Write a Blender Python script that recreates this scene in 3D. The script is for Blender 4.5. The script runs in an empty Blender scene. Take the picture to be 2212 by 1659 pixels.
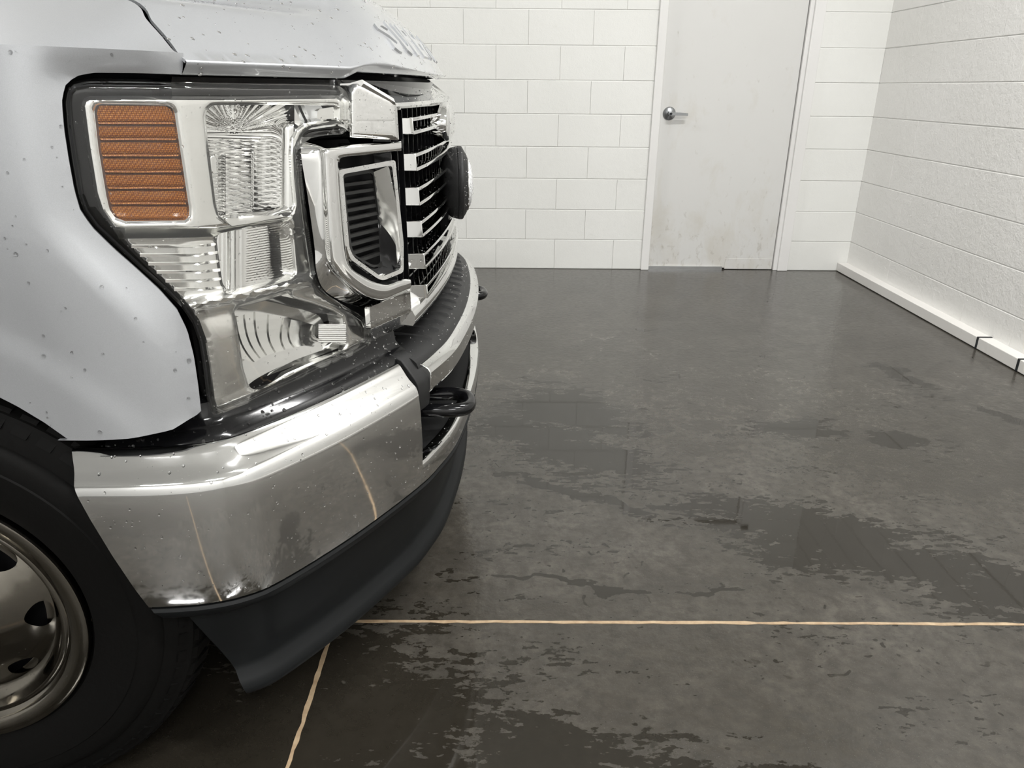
import bpy, bmesh, math, random
import numpy as np
from mathutils import Vector, Matrix
from mathutils.geometry import delaunay_2d_cdt

scene = bpy.context.scene
COL = scene.collection
random.seed(7); rng = np.random.default_rng(7)

# ------------------------------------------------------------------ camera
PITCH, ROLL, YAW, CAM_H, FPX = .3819, -.00942, -.007, 1.17279, 1593.317
def _axes():
    cp, sp = math.cos(PITCH), math.sin(PITCH)
    R = np.array([1, 0, 0.]); F = np.array([0, cp, -sp]); D = np.array([0, -sp, -cp])
    cr, sr = math.cos(ROLL), math.sin(ROLL)
    M = np.stack([cr*R + sr*D, -sr*R + cr*D, F])
    cy, sy = math.cos(YAW), math.sin(YAW)
    return M @ np.array([[cy, -sy, 0], [sy, cy, 0], [0, 0, 1]]).T
AX = _axes()
cam = bpy.data.cameras.new('camera'); cam_o = bpy.data.objects.new('camera', cam); COL.objects.link(cam_o)
cam.sensor_width = 36; cam.lens = FPX/2212*36; cam.clip_start = .02
m = Matrix.Identity(4)
for i in range(3):
    m[i][0] = AX[0][i]; m[i][1] = -AX[1][i]; m[i][2] = -AX[2][i]
m[2][3] = CAM_H
cam_o.matrix_world = m; scene.camera = cam_o

# ------------------------------------------------------------------ world, lamps, exposure
wd = bpy.data.worlds.new('world'); scene.world = wd; wd.use_nodes = True
wd.node_tree.nodes['Background'].inputs[0].default_value = (.02, .02, .02, 1)
scene.view_settings.view_transform = 'Standard'; scene.view_settings.look = 'None'
scene.cycles.max_bounces = 7; scene.cycles.diffuse_bounces = 3; scene.cycles.glossy_bounces = 5; scene.cycles.transmission_bounces = 5; scene.cycles.adaptive_threshold = .025
scene.view_settings.exposure = 0; scene.view_settings.gamma = 1
ROOM = dict(x0=-5.2, x1=2.37, y0=-3.6, y1=5.094, h=3.9)
LAMP_W = 89
LAMPS = [(1.5, 2.3), (1.5, -.1), (1.0, -2.3), (-1.5, -2.5), (-3.7, 3.3)]

# ------------------------------------------------------------------ helpers
def put(o, parent=None, **props):
    COL.objects.link(o)
    if parent is not None: o.parent = parent
    for k, v in props.items(): o[k] = v
    return o
def empty(name, loc, **props):
    o = bpy.data.objects.new(name, None); o.location = loc; o.empty_display_size = .1
    return put(o, None, **props)
def obj(name, V, F, mat, parent=None, smooth=30, mirror=False, **props):
    me = bpy.data.meshes.new(name)
    me.from_pydata([tuple(map(float, v)) for v in V], [], [tuple(map(int, f)) for f in F])
    me.materials.append(mat)
    if smooth:
        for p in me.polygons: p.use_smooth = True
        me.set_sharp_from_angle(angle=math.radians(smooth))
    me.update()
    o = put(bpy.data.objects.new(name, me), parent, **props)
    if parent is not None and parent.type == 'EMPTY':
        pass
    fix_parent(o)
    if mirror:
        V2 = np.array(V, float); V2[:, 1] = 2*YC - V2[:, 1]
        obj(name, V2, [tuple(reversed(tuple(f))) for f in F], mat, mirror if not isinstance(mirror, bool) else parent, smooth, **props)
    return o
def fix_parent(o):
    # geometry is written in world coordinates: cancel the parent's own offset
    p = o.parent
    if p is not None:
        loc = Vector((0, 0, 0)); q = p
        while q is not None:
            loc += q.location; q = q.parent
        o.location = -loc
def merge(parts):
    V, F, n = [], [], 0
    for v, f in parts:
        V += [tuple(x) for x in v]; F += [tuple(i+n for i in g) for g in f]; n += len(v)
    return V, F
def box(x0, x1, y0, y1, z0, z1):
    V = [(x, y, z) for z in (z0, z1) for y in (y0, y1) for x in (x0, x1)]
    return V, [(0, 2, 3, 1), (4, 5, 7, 6), (0, 1, 5, 4), (2, 6, 7, 3), (0, 4, 6, 2), (1, 3, 7, 5)]
def bevelled(o, w=.003, seg=2, ang=35):
    md = o.modifiers.new('bevel', 'BEVEL'); md.width = w; md.segments = seg
    md.limit_method = 'ANGLE'; md.angle_limit = math.radians(ang)
    return o
def lathe(profile, n, place):
    """profile [(axial, radius)], place(axial, r, angle) -> xyz"""
    V, F = [], []
    k = len(profile)
    for i in range(n):
        a = 2*math.pi*i/n
        for ax, r in profile: V.append(place(ax, r, a))
    for i in range(n):
        j = (i+1) % n
        for q in range(k-1): F.append((i*k+q, j*k+q, j*k+q+1, i*k+q+1))
    return V, F
def catmull(P, n):
    P = np.array(P, float); out = []
    Q = np.vstack([2*P[0]-P[1], P, 2*P[-1]-P[-2]])
    for i in range(1, len(Q)-2):
        p0, p1, p2, p3 = Q[i-1], Q[i], Q[i+1], Q[i+2]
        for t in np.linspace(0, 1, n, endpoint=False):
            out.append(.5*((2*p1)+(p2-p0)*t+(2*p0-5*p1+4*p2-p3)*t*t+(3*p1-p0-3*p2+p3)*t**3))
    out.append(Q[-2]); return np.array(out)
def resample(P, step, closed=True):
    P = np.array(P, float)
    if closed: P = np.vstack([P, P[:1]])
    d = np.r_[0, np.cumsum(np.hypot(*np.diff(P, axis=0).T))]
    n = max(3, int(round(d[-1]/step)))
    s = np.linspace(0, d[-1], n+1)
    if closed: s = s[:-1]
    return np.c_[np.interp(s, d, P[:, 0]), np.interp(s, d, P[:, 1])]
def rounded(P, r, n=4):
    """cut the corners of a closed polygon with arcs of about radius r"""
    P = [np.array(p, float) for p in P]; out = []
    for i, p in enumerate(P):
        a, b = P[i-1]-p, P[(i+1) % len(P)]-p
        la, lb = np.linalg.norm(a), np.linalg.norm(b)
        k = min(r, la*.45, lb*.45); s, e = p+a/la*k, p+b/lb*k
        for t in np.linspace(0, 1, n): out.append((1-t)**2*s+2*t*(1-t)*p+t*t*e)
    return np.array(out)
def inpoly(pt, poly):
    x, y = pt[:, 0], pt[:, 1]; ins = np.zeros(len(pt), bool); n = len(poly)
    for i in range(n):
        x1, y1 = poly[i-1]; x2, y2 = poly[i]
        c = ((y1 > y) != (y2 > y)) & (x < (x2-x1)*(y-y1)/((y2-y1) if y2 != y1 else 1e-12)+x1)
        ins ^= c
    return ins
def dist_poly(pt, poly, closed=True):
    poly = np.array(poly, float); d = np.full(len(pt), 1e9)
    for i in range(0 if closed else 1, len(poly)):
        a, b = poly[i-1], poly[i]; ab = b-a
        t = np.clip(((pt-a)@ab)/max(ab@ab, 1e-12), 0, 1)
        d = np.minimum(d, np.linalg.norm(pt-a-t[:, None]*ab, axis=1))
    return d
def expand(P, d):
    P = np.array(P, float); c = P.mean(0); n = np.gradient(np.vstack([P[-1:], P, P[:1]]), axis=0)[1:-1]
    n = np.c_[n[:, 1], -n[:, 0]]; n /= np.linalg.norm(n, axis=1)[:, None]+1e-9
    x_, y_ = P[:, 0], P[:, 1]                                      # outwards whatever the winding
    if (x_*np.roll(y_, -1)-np.roll(x_, -1)*y_).sum() < 0: n = -n
    return P+n*d
def cdt(outline, holes, step, bstep=None, rings=()):
    bstep = bstep or step
    loops = [resample(outline, bstep)]+[resample(h, bstep) for h in holes]
    V, E = [], []
    for L in loops:
        n0 = len(V); V += [tuple(p) for p in L]
        E += [(n0+i, n0+(i+1) % len(L)) for i in range(len(L))]
    lo, hi = loops[0].min(0), loops[0].max(0)
    extra = []
    for d in rings:                                                # rows of points beside every edge, so that rolled edges stay smooth
        for k, Lp in enumerate(loops): extra.append(expand(Lp, -d if k == 0 else d))
    ex = np.vstack(extra) if extra else np.zeros((0, 2))
    if len(ex):
        ok = inpoly(ex, loops[0])
        for Lp in loops[1:]: ok &= ~inpoly(ex, Lp)
        near_ = np.min([dist_poly(ex, Lp) for Lp in loops], axis=0)
        ex = ex[ok & (near_ > min(rings)*.7)]
    gx, gy = np.meshgrid(np.arange(lo[0], hi[0], step), np.arange(lo[1], hi[1], step*.87))
    gx[1::2] += step/2
    G = np.c_[gx.ravel(), gy.ravel()]
    ok = inpoly(G, loops[0])
    for L in loops[1:]: ok &= ~inpoly(G, L)
    G = G[ok]
    for L in loops: G = G[dist_poly(G, L) > step*.5+(max(rings) if rings else 0)] if len(G) else G
    V += [tuple(p) for p in ex]
    V += [tuple(p) for p in G]
    r = delaunay_2d_cdt([Vector(v) for v in V], E, [], 0, 1e-7)
    P = np.array([tuple(v) for v in r[0]]); T = np.array([list(f) for f in r[2] if len(f) == 3])
    c = P[T].mean(1); ok = inpoly(c, loops[0])
    for L in loops[1:]: ok &= ~inpoly(c, L)
    return P, T[ok]
# ---- pixels of the 2212 x 1659 frame turned into rays, and rays into points on the truck's own surfaces
def rays(px):
    px = np.atleast_2d(np.array(px, float))
    return np.c_[px[:, 0]-1106, px[:, 1]-829.5, np.full(len(px), FPX)] @ AX
ORG = np.array([0, 0, CAM_H])
def hit(px, F, off=0.):
    d = rays(px); d = d/d[:, 1:2]
    lo = np.full(len(d), .45); hi = np.full(len(d), 2.9)
    for _ in range(42):
        mid = (lo+hi)/2; P = ORG+d*mid[:, None]
        out = F(P[:, 0], P[:, 1], P[:, 2]) > off
        lo = np.where(out, mid, lo); hi = np.where(out, hi, mid)
    return ORG+d*((lo+hi)/2)[:, None]
def at_y(px, Y):
    d = rays(px); return ORG+d*(Y/d[:, 1])[:, None]
def at_z(px, Z):
    d = rays(px); return ORG+d*((Z-CAM_H)/d[:, 2])[:, None]
def grad(F, P):
    e = 1e-4; g = []
    for i in range(3):
        A = P.copy(); B = P.copy(); A[:, i] += e; B[:, i] -= e
        g.append((F(*A.T)-F(*B.T))/(2*e))
    g = np.array(g).T
    return g/np.linalg.norm(g, axis=1)[:, None]
def shell(P, N, T, t, back=True, skirt=True):
    """triangles T on points P with outward normals N, thickened inwards by t (number or array)"""
    T = np.array(T)
    fn = np.cross(P[T[:, 1]]-P[T[:, 0]], P[T[:, 2]]-P[T[:, 0]])
    fl = (fn*N[T[:, 0]]).sum(1) < 0
    T = np.where(fl[:, None], T[:, ::-1], T)
    V = P; F = [tuple(f) for f in T]
    if t is not None:
        n = len(P); t = np.broadcast_to(np.asarray(t, float), (n,))
        V = np.vstack([P, P-N*t[:, None]])
        if back: F += [tuple(n+i for i in reversed(f)) for f in T]
        if skirt:
            cnt = {}
            for f in T:
                for a, b in ((f[0], f[1]), (f[1], f[2]), (f[2], f[0])): cnt[(a, b)] = 1
            for a, b in cnt:
                if (b, a) not in cnt: F.append((b, a, a+n, b+n))
    return V, F
def patch(outline, F, off=0., t=.004, holes=(), step=8, bstep=None, offf=None, back=True, rings=()):
    p, T = cdt(outline, holes, step, bstep, rings)
    o = off if offf is None else offf(p)
    P = hit(p, F, o)
    return shell(P, grad(F, P), T, t, back)
def gridpatch(x0, x1, y0, y1, nx, ny, F, offf, t=None):
    gx, gy = np.meshgrid(np.linspace(x0, x1, nx), np.linspace(y0, y1, ny))
    p = np.c_[gx.ravel(), gy.ravel()]
    P = hit(p, F, offf(p)); fc = []
    for j in range(ny-1):
        for i in range(nx-1):
            a = j*nx+i; fc.append((a, a+nx, a+nx+1, a+1))
    return P, fc
def loft(rows):
    """rows: list of equal-length point lists"""
    k = len(rows[0]); V = [p for r in rows for p in r]; F = []
    for i in range(len(rows)-1):
        for j in range(k-1): F.append((i*k+j, i*k+j+1, (i+1)*k+j+1, (i+1)*k+j))
    return V, F
def sweep(sections, caps=True):
    """closed sections (lists of points) joined along a path"""
    k = len(sections[0]); V = [p for s in sections for p in s]; F = []
    for i in range(len(sections)-1):
        for j in range(k):
            F.append((i*k+j, (i+1)*k+j, (i+1)*k+(j+1) % k, i*k+(j+1) % k))
    if caps:
        F.append(tuple(range(k))); n = (len(sections)-1)*k
        F.append(tuple(n+j for j in reversed(range(k))))
    return V, F
def tube(path, r, n=10, caps=True):
    path = [Vector(p) for p in path]; secs = []; up = Vector((0, 0, 1))
    for i, p in enumerate(path):
        t = (path[min(i+1, len(path)-1)]-path[max(i-1, 0)]).normalized()
        a = t.cross(up)
        if a.length < 1e-3: a = t.cross(Vector((1, 0, 0)))
        a.normalize(); b = a.cross(t)
        rr = r[i] if hasattr(r, '__len__') else r
        secs.append([tuple(p+a*math.cos(2*math.pi*k/n)*rr+b*math.sin(2*math.pi*k/n)*rr) for k in range(n)])
    return sweep(secs, caps)

# ------------------------------------------------------------------ materials
def mat(name, col=(.5, .5, .5), rough=.5, metal=0., **kw):
    m = bpy.data.materials.new(name); m.use_nodes = True
    b = m.node_tree.nodes['Principled BSDF']
    b.inputs['Base Color'].default_value = (*col, 1); b.inputs['Roughness'].default_value = rough
    b.inputs['Metallic'].default_value = metal
    for k, v in kw.items(): b.inputs[k.replace('_', ' ')].default_value = v
    return m
def N(m, t, **kw):
    n = m.node_tree.nodes.new(t)
    for k, v in kw.items():
        if isinstance(k, str) and k.startswith('i_'): n.inputs[k[2:].replace('_', ' ')].default_value = v
        else: setattr(n, k, v)
    return n
def L(m, a, b): m.node_tree.links.new(a, b)
def bsdf(m): return m.node_tree.nodes['Principled BSDF']
def noise(m, scale, detail=4, rough=.55, vec=None, dist=0.):
    n = N(m, 'ShaderNodeTexNoise'); n.inputs['Scale'].default_value = scale; n.inputs['Detail'].default_value = detail
    n.inputs['Roughness'].default_value = rough; n.inputs['Distortion'].default_value = dist
    if vec is not None: L(m, vec, n.inputs['Vector'])
    return n
def coord(m): return N(m, 'ShaderNodeTexCoord').outputs['Object']
def position(m): return N(m, 'ShaderNodeNewGeometry').outputs['Position']
def ramp(m, fac, stops):
    r = N(m, 'ShaderNodeValToRGB'); e = r.color_ramp.elements
    for i, (p, c) in enumerate(stops):
        x = e[i] if i < len(e) else e.new(p)
        x.position = p; x.color = (*c, 1) if hasattr(c, '__len__') else (c, c, c, 1)
    L(m, fac, r.inputs[0]); return r.outputs[0]
def mathn(m, op, a, b=None, clamp=False):
    n = N(m, 'ShaderNodeMath', operation=op); n.use_clamp = clamp
    for i, v in enumerate((a, b)):
        if v is None: continue
        if isinstance(v, (int, float)): n.inputs[i].default_value = v
        else: L(m, v, n.inputs[i])
    return n.outputs[0]
def mixc(m, f, a, b, mode='MIX'):
    n = N(m, 'ShaderNodeMix', data_type='RGBA', blend_type=mode)
    for i, v in ((0, f), (6, a), (7, b)):
        if isinstance(v, (int, float)): n.inputs[i].default_value = v
        elif isinstance(v, tuple): n.inputs[i].default_value = (*v, 1)
        else: L(m, v, n.inputs[i])
    return n.outputs[2]
def bump(m, h, strength=.2, dist=.002):
    n = N(m, 'ShaderNodeBump'); n.inputs['Strength'].default_value = strength; n.inputs['Distance'].default_value = dist
    L(m, h, n.inputs['Height']); L(m, n.outputs[0], bsdf(m).inputs['Normal']); return n

M = {}
M['chrome'] = mat('chrome', (.82, .82, .81), .035, 1.)
M['bumper_chrome'] = mat('bumper_chrome', (.74, .74, .73), .05, 1.)
x = M['bumper_chrome']; nz = noise(x, 9, 5, .6, coord(x)); L(x, ramp(x, nz.outputs[0], [(.3, .03), (.75, .10)]), bsdf(x).inputs['Roughness'])
M['bezel'] = mat('bezel', (.86, .86, .84), .11, .96)
M['reflector'] = mat('reflector', (.84, .84, .83), .08, 1.)
M['satin'] = mat('satin', (.62, .63, .64), .28, 1.)
x = M['paint'] = mat('paint', (.455, .466, .485), .36, .42, Coat_Weight=1., Coat_Roughness=.02)
fl = noise(x, 2600, 1, .5, coord(x)); L(x, mixc(x, 1., (.455, .466, .485), ramp(x, fl.outputs[0], [(.3, .86), (.75, 1.1)]), 'MULTIPLY'), bsdf(x).inputs['Base Color'])
M['black'] = mat('black', (.006, .006, .0065), .5, 0., Specular_IOR_Level=.15)
M['gloss_black'] = mat('gloss_black', (.004, .004, .0045), .12, 0., Specular_IOR_Level=.4)
x = M['plastic'] = mat('plastic', (.012, .012, .012), .5, 0., Specular_IOR_Level=.35)
bump(x, noise(x, 700, 2, .5, coord(x)).outputs[0], .12, .0006)
x = M['dam'] = mat('dam', (.006, .0068, .0072), .5, 0., Specular_IOR_Level=.22)
bump(x, noise(x, 500, 2, .5, coord(x)).outputs[0], .1, .0006)
M['louver'] = mat('louver', (.022, .022, .021), .45, 0., Specular_IOR_Level=.3)
x = M['tyre'] = mat('tyre', (.0045, .0043, .004), .62, 0., Specular_IOR_Level=.09)
bump(x, noise(x, 90, 4, .6, coord(x)).outputs[0], .25, .002)
x = M['rim'] = mat('rim', (.21, .195, .168), .13, 1.)
nz = noise(x, 30, 4, .6, coord(x)); L(x, ramp(x, nz.outputs[0], [(.3, .08), (.8, .24)]), bsdf(x).inputs['Roughness'])
x = M['amber'] = mat('amber', (.42, .135, .016), .22, 0., Coat_Weight=.6)
vo = N(x, 'ShaderNodeTexVoronoi'); vo.inputs['Scale'].default_value = 420; vo.inputs['Randomness'].default_value = .15; L(x, coord(x), vo.inputs['Vector'])
L(x, ramp(x, vo.outputs['Distance'], [(.15, (.62, .24, .03)), (.6, (.24, .065, .008))]), bsdf(x).inputs['Base Color'])
bump(x, vo.outputs['Distance'], .6, .002)
M['amber_edge'] = mat('amber_edge', (.16, .045, .010), .2, 0., Coat_Weight=.5)
# thin clear cover: straight-through plus mirror by Fresnel
def thin_glass(name, tint, ior=1.5, rough=.01):
    m = bpy.data.materials.new(name); m.use_nodes = True; nt = m.node_tree; nt.nodes.clear()
    out = N(m, 'ShaderNodeOutputMaterial'); tr = N(m, 'ShaderNodeBsdfTransparent'); gl = N(m, 'ShaderNodeBsdfGlossy')
    tr.inputs[0].default_value = (*tint, 1); gl.inputs['Roughness'].default_value = rough
    lw = N(m, 'ShaderNodeLayerWeight'); lw.inputs[0].default_value = .5
    f0 = ((ior-1)/(ior+1))**2
    fr = mathn(m, 'ADD', mathn(m, 'MULTIPLY', mathn(m, 'POWER', lw.outputs['Facing'], 5.), 1-f0), f0*1.6)
    mx = N(m, 'ShaderNodeMixShader'); L(m, fr, mx.inputs[0]); L(m, tr.outputs[0], mx.inputs[1]); L(m, gl.outputs[0], mx.inputs[2])
    L(m, mx.outputs[0], out.inputs[0]); return m
M['lens'] = thin_glass('lens', (.985, .985, .98))
M['drop'] = mat('drop', (1, 1, 1), .0, 0., IOR=1.33, Transmission_Weight=1.)
x = M['lamp_lens'] = mat('lamp_lens', (.80, .81, .82), .2, .3, Coat_Weight=1.)
vo = N(x, 'ShaderNodeTexVoronoi'); vo.inputs['Scale'].default_value = 160; L(x, coord(x), vo.inputs['Vector']); bump(x, vo.outputs['Distance'], .5, .003)
M['window'] = mat('window', (.01, .012, .012), .03, 0., Coat_Weight=1.)
M['steel'] = mat('steel', (.36, .37, .38), .32, 1.)
M['gasket'] = mat('gasket', (.012, .014, .016), .6)
M['diffuser'] = mat('diffuser', (.9, .9, .9), .5)
# painted block, walls, door
def painted(name, col, dirt=0., peel=150, rough=.42, bstr=.3):
    m = mat(name, col, rough); p = position(m)
    a = noise(m, 1.1, 2, .6, p); b = noise(m, 13, 3, .6, p)
    c = mixc(m, 1., col, ramp(m, a.outputs[0], [(.25, (.94, .94, .93)), (.75, (1.02, 1.02, 1.02))]), 'MULTIPLY')
    s = ramp(m, b.outputs[0], [(.70, 0.), (.80, 1.)])
    c = mixc(m, mathn(m, 'MULTIPLY', s, .12+dirt), c, (.42, .37, .29))
    L(m, c, bsdf(m).inputs['Base Color'])
    h = mathn(m, 'ADD', noise(m, peel, 1, .6, p).outputs[0], mathn(m, 'MULTIPLY', noise(m, 28, 1, .5, p).outputs[0], 1.5))
    bump(m, h, bstr, .0025); return m
M['block'] = painted('block', (.82, .82, .79))
M['block_right'] = painted('block_right', (.87, .86, .835), 0., 110, .34, .6)
M['wall'] = painted('wall', (.81, .808, .792))
x = M['plain_wall'] = mat('plain_wall', (.81, .808, .792), .5)
L(x, ramp(x, noise(x, 1.1, 2, .5, position(x)).outputs[0], [(.25, (.78, .778, .762)), (.75, (.82, .818, .802))]), bsdf(x).inputs['Base Color'])
M['trim'] = painted('trim', (.81, .80, .785), 0., 60, .35, .12)
M['curb'] = painted('curb', (.82, .80, .77), .05, 40, .4, .2)
# the door: worn paint, scuffs thicker towards the floor and around the lever
m = M['door'] = mat('door', (.76, .75, .715), .38); p = position(m)
sp = N(m, 'ShaderNodeSeparateXYZ'); L(m, p, sp.inputs[0])
low = N(m, 'ShaderNodeMapRange'); L(m, sp.outputs[2], low.inputs[0])
for i, v in zip((1, 2, 3, 4), (0., .75, .16, 0.)): low.inputs[i].default_value = v
mp = N(m, 'ShaderNodeMapping'); L(m, p, mp.inputs[0]); mp.inputs['Scale'].default_value = (1, 1, .6)
n1 = noise(m, 5.5, 7, .62, mp.outputs[0], .4); n2 = noise(m, 26, 5, .6, mp.outputs[0], .5); n3 = noise(m, 1.3, 3, .5, p)
s1 = ramp(m, mathn(m, 'ADD', n1.outputs[0], low.outputs[0]), [(.56, 0.), (.76, 1.)])
s2 = ramp(m, mathn(m, 'ADD', n2.outputs[0], mathn(m, 'MULTIPLY', low.outputs[0], .8)), [(.66, 0.), (.80, 1.)])
c = mixc(m, mathn(m, 'MULTIPLY', n3.outputs[0], .5), (.70, .695, .675), (.64, .635, .615))
c = mixc(m, mathn(m, 'MULTIPLY', s1, .30), c, (.50, .45, .35)); c = mixc(m, mathn(m, 'MULTIPLY', s2, .38), c, (.30, .26, .20))
L(m, c, bsdf(m).inputs['Base Color'])
# wet concrete floor
m = M['floor'] = mat('floor', (.1, .1, .1), .3); p = position(m)
def spot(m, p, a, b, width, soft=1.):
    """an elongated stain from a to b, 1 in its middle falling to 0 at its rim"""
    cx, cy = (a[0]+b[0])/2, (a[1]+b[1])/2; ang = math.atan2(b[1]-a[1], b[0]-a[0]); ln = math.hypot(b[0]-a[0], b[1]-a[1])/2+width
    mp = N(m, 'ShaderNodeMapping', vector_type='TEXTURE'); L(m, p, mp.inputs[0])
    mp.inputs['Location'].default_value = (cx, cy, 0); mp.inputs['Rotation'].default_value = (0, 0, ang); mp.inputs['Scale'].default_value = (ln, width, 1)
    g = N(m, 'ShaderNodeTexGradient', gradient_type='SPHERICAL'); L(m, mp.outputs[0], g.inputs[0])
    return g.outputs['Fac']
SPOTS = [((-.1, 2.6), (.5, 2.05), .24), ((.5, 1.95), (1.5, 1.45), .26), ((.9, 1.72), (1.25, 1.62), .2), ((.95, 2.5), (1.2, 2.45), .14), ((.1, 2.75), (.35, 2.55), .28),
         ((1.72, 3.15), (1.8, 2.95), .1), ((1.8, 2.85), (2.1, 2.3), .07), ((-1.0, 1.0), (-.05, 1.12), .46), ((-.9, .7), (-.2, .8), .4), ((-.3, 1.0), (.3, .98), .2), ((.25, 1.02), (.6, .9), .12), ((1.35, 2.42), (1.45, 2.4), .09),  # widest pools: partly real wet, spread out to paint the near-left floor's shade
         ((-.24, 1.594), (.42, 1.533), .02), ((.40, 1.53), (.62, 1.545), .018), ((1.75, 2.95), (2.2, 2.1), .03), ((-.1, 2.2), (.6, 1.75), .05)]
nd = noise(m, 5.5, 3, .6, p)
v1 = N(m, 'ShaderNodeVectorMath', operation='SUBTRACT'); L(m, nd.outputs['Color'], v1.inputs[0]); v1.inputs[1].default_value = (.5, .5, .5)
v2 = N(m, 'ShaderNodeVectorMath', operation='MULTIPLY'); L(m, v1.outputs[0], v2.inputs[0]); v2.inputs[1].default_value = (.26, .26, 0)
v3 = N(m, 'ShaderNodeVectorMath', operation='ADD'); L(m, p, v3.inputs[0]); L(m, v2.outputs[0], v3.inputs[1]); pw = v3.outputs[0]
acc = None
for a, b, w in SPOTS:
    g = spot(m, pw, a, b, w); acc = g if acc is None else mathn(m, 'MAXIMUM', acc, g)
mps = N(m, 'ShaderNodeMapping'); L(m, p, mps.inputs[0]); mps.inputs['Rotation'].default_value = (0, 0, .42); mps.inputs['Scale'].default_value = (1., 2.6, 1)
w1 = noise(m, 3.2, 5, .66, mps.outputs[0], .6); w2 = noise(m, 22, 4, .62, mps.outputs[0], .3); w3 = noise(m, 75, 2, .6, p)
wv = mathn(m, 'ADD', mathn(m, 'MULTIPLY', w1.outputs[0], .47), mathn(m, 'MULTIPLY', w2.outputs[0], .44))
wv = mathn(m, 'ADD', wv, mathn(m, 'MULTIPLY', w3.outputs[0], .13))
wv = mathn(m, 'ADD', wv, mathn(m, 'MULTIPLY', acc, .26))
wet = ramp(m, wv, [(.602, 0.), (.618, 1.)])
vd = N(m, 'ShaderNodeTexVoronoi'); vd.inputs['Scale'].default_value = 24; L(m, pw, vd.inputs['Vector'])   # scattered splashes
vs = mathn(m, 'ADD', vd.outputs['Distance'], mathn(m, 'MULTIPLY', noise(m, 60, 3, .6, p).outputs[0], .35))
gate = ramp(m, mathn(m, 'ADD', noise(m, 1.7, 3, .5, p).outputs[0], mathn(m, 'MULTIPLY', noise(m, 12, 2, .5, p).outputs[0], .5)), [(.70, 0.), (.80, 1.)])
spl = mathn(m, 'MULTIPLY', ramp(m, vs, [(.30, 1.), (.335, 0.)]), gate)
wet = mathn(m, 'MAXIMUM', wet, spl)
damp = ramp(m, wv, [(.46, 0.), (.61, 1.)])
c1 = noise(m, 1.6, 3, .62, p, .5); c2 = noise(m, 34, 4, .65, p); c3 = noise(m, 420, 1, .5, p)
dry = mixc(m, ramp(m, c1.outputs[0], [(.3, 0.), (.7, 1.)]), (.050, .0445, .035), (.098, .089, .075))
dry = mixc(m, ramp(m, c2.outputs[0], [(.38, 0.), (.66, .75)]), dry, (.030, .027, .022))
c4 = noise(m, 8, 4, .68, p, .8)
dry = mixc(m, ramp(m, c4.outputs[0], [(.42, 0.), (.62, .65)]), dry, (.034, .030, .024))
dry = mixc(m, ramp(m, c3.outputs[0], [(.66, 0.), (.74, .4)]), dry, (.16, .155, .14))
base = mixc(m, mathn(m, 'MULTIPLY', damp, .35), dry, (.050, .047, .041))
base = mixc(m, mathn(m, 'MULTIPLY', wet, .85), base, (.016, .0135, .0095))
L(m, base, bsdf(m).inputs['Base Color'])
L(m, mixc(m, wet, ramp(m, c2.outputs[0], [(.3, .15), (.7, .27)]), (.035, .035, .035)), bsdf(m).inputs['Roughness'])
bsdf(m).inputs['Specular IOR Level'].default_value = .5
bp = bump(m, noise(m, 55, 2, .6, p).outputs[0], .3, .0025)          # rough where dry, still where the water stands
L(m, mathn(m, 'ADD', mathn(m, 'MULTIPLY', mathn(m, 'SUBTRACT', 1., wet), .30), .012), bp.inputs['Strength'])
m = M['filler'] = mat('filler', (.48, .36, .23), .6); nz = noise(m, 40, 5, .6, position(m))
L(m, ramp(m, nz.outputs[0], [(.3, (.30, .205, .12)), (.7, (.46, .35, .225))]), bsdf(m).inputs['Base Color'])

# ------------------------------------------------------------------ the room
R = ROOM; CO = .2032
floor = obj('floor', *box(R['x0'], R['x1'], R['y0'], R['y1']+.1, -.06, 0), M['floor'], None, 0, kind='structure', label='dark wet concrete floor with puddles and tan joints', category='floor')
ceiling = obj('ceiling', *box(R['x0'], R['x1'], R['y0'], R['y1'], R['h'], R['h']+.06), M['plain_wall'], None, 0, kind='structure', label='plain white ceiling above the bay', category='ceiling')
# tan filler in the saw cuts of the slab, a little ragged
def strip(p, q, w):
    n = 160; a, b = np.array(p), np.array(q); d = (b-a)/np.linalg.norm(b-a); nn = np.array([-d[1], d[0]])
    V, F = [], []
    for i in range(n+1):
        c = a+(b-a)*i/n
        for s in (-1, 1):
            e = c+nn*s*w/2*(1+.25*rng.normal()); V += [(e[0], e[1], .0012), (e[0]+nn[0]*s*.001, e[1]+nn[1]*s*.001, -.004)]
    for i in range(n):
        k = i*4
        F += [(k, k+4, k+6, k+2), (k, k+1, k+5, k+4), (k+2, k+6, k+7, k+3)]
    return V, F
obj('joint_filler', *strip((-2.6, 1.4095), (R['x1'], 1.4095), .0085), M['filler'], floor, 0)
obj('joint_filler', *strip((-.402, -2.), (-.402, 1.405), .0085), M['filler'], floor, 0)
obj('joint_filler', *strip((-.402, 1.414), (-.402, 2.6), .0085), M['filler'], floor, 0)

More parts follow.
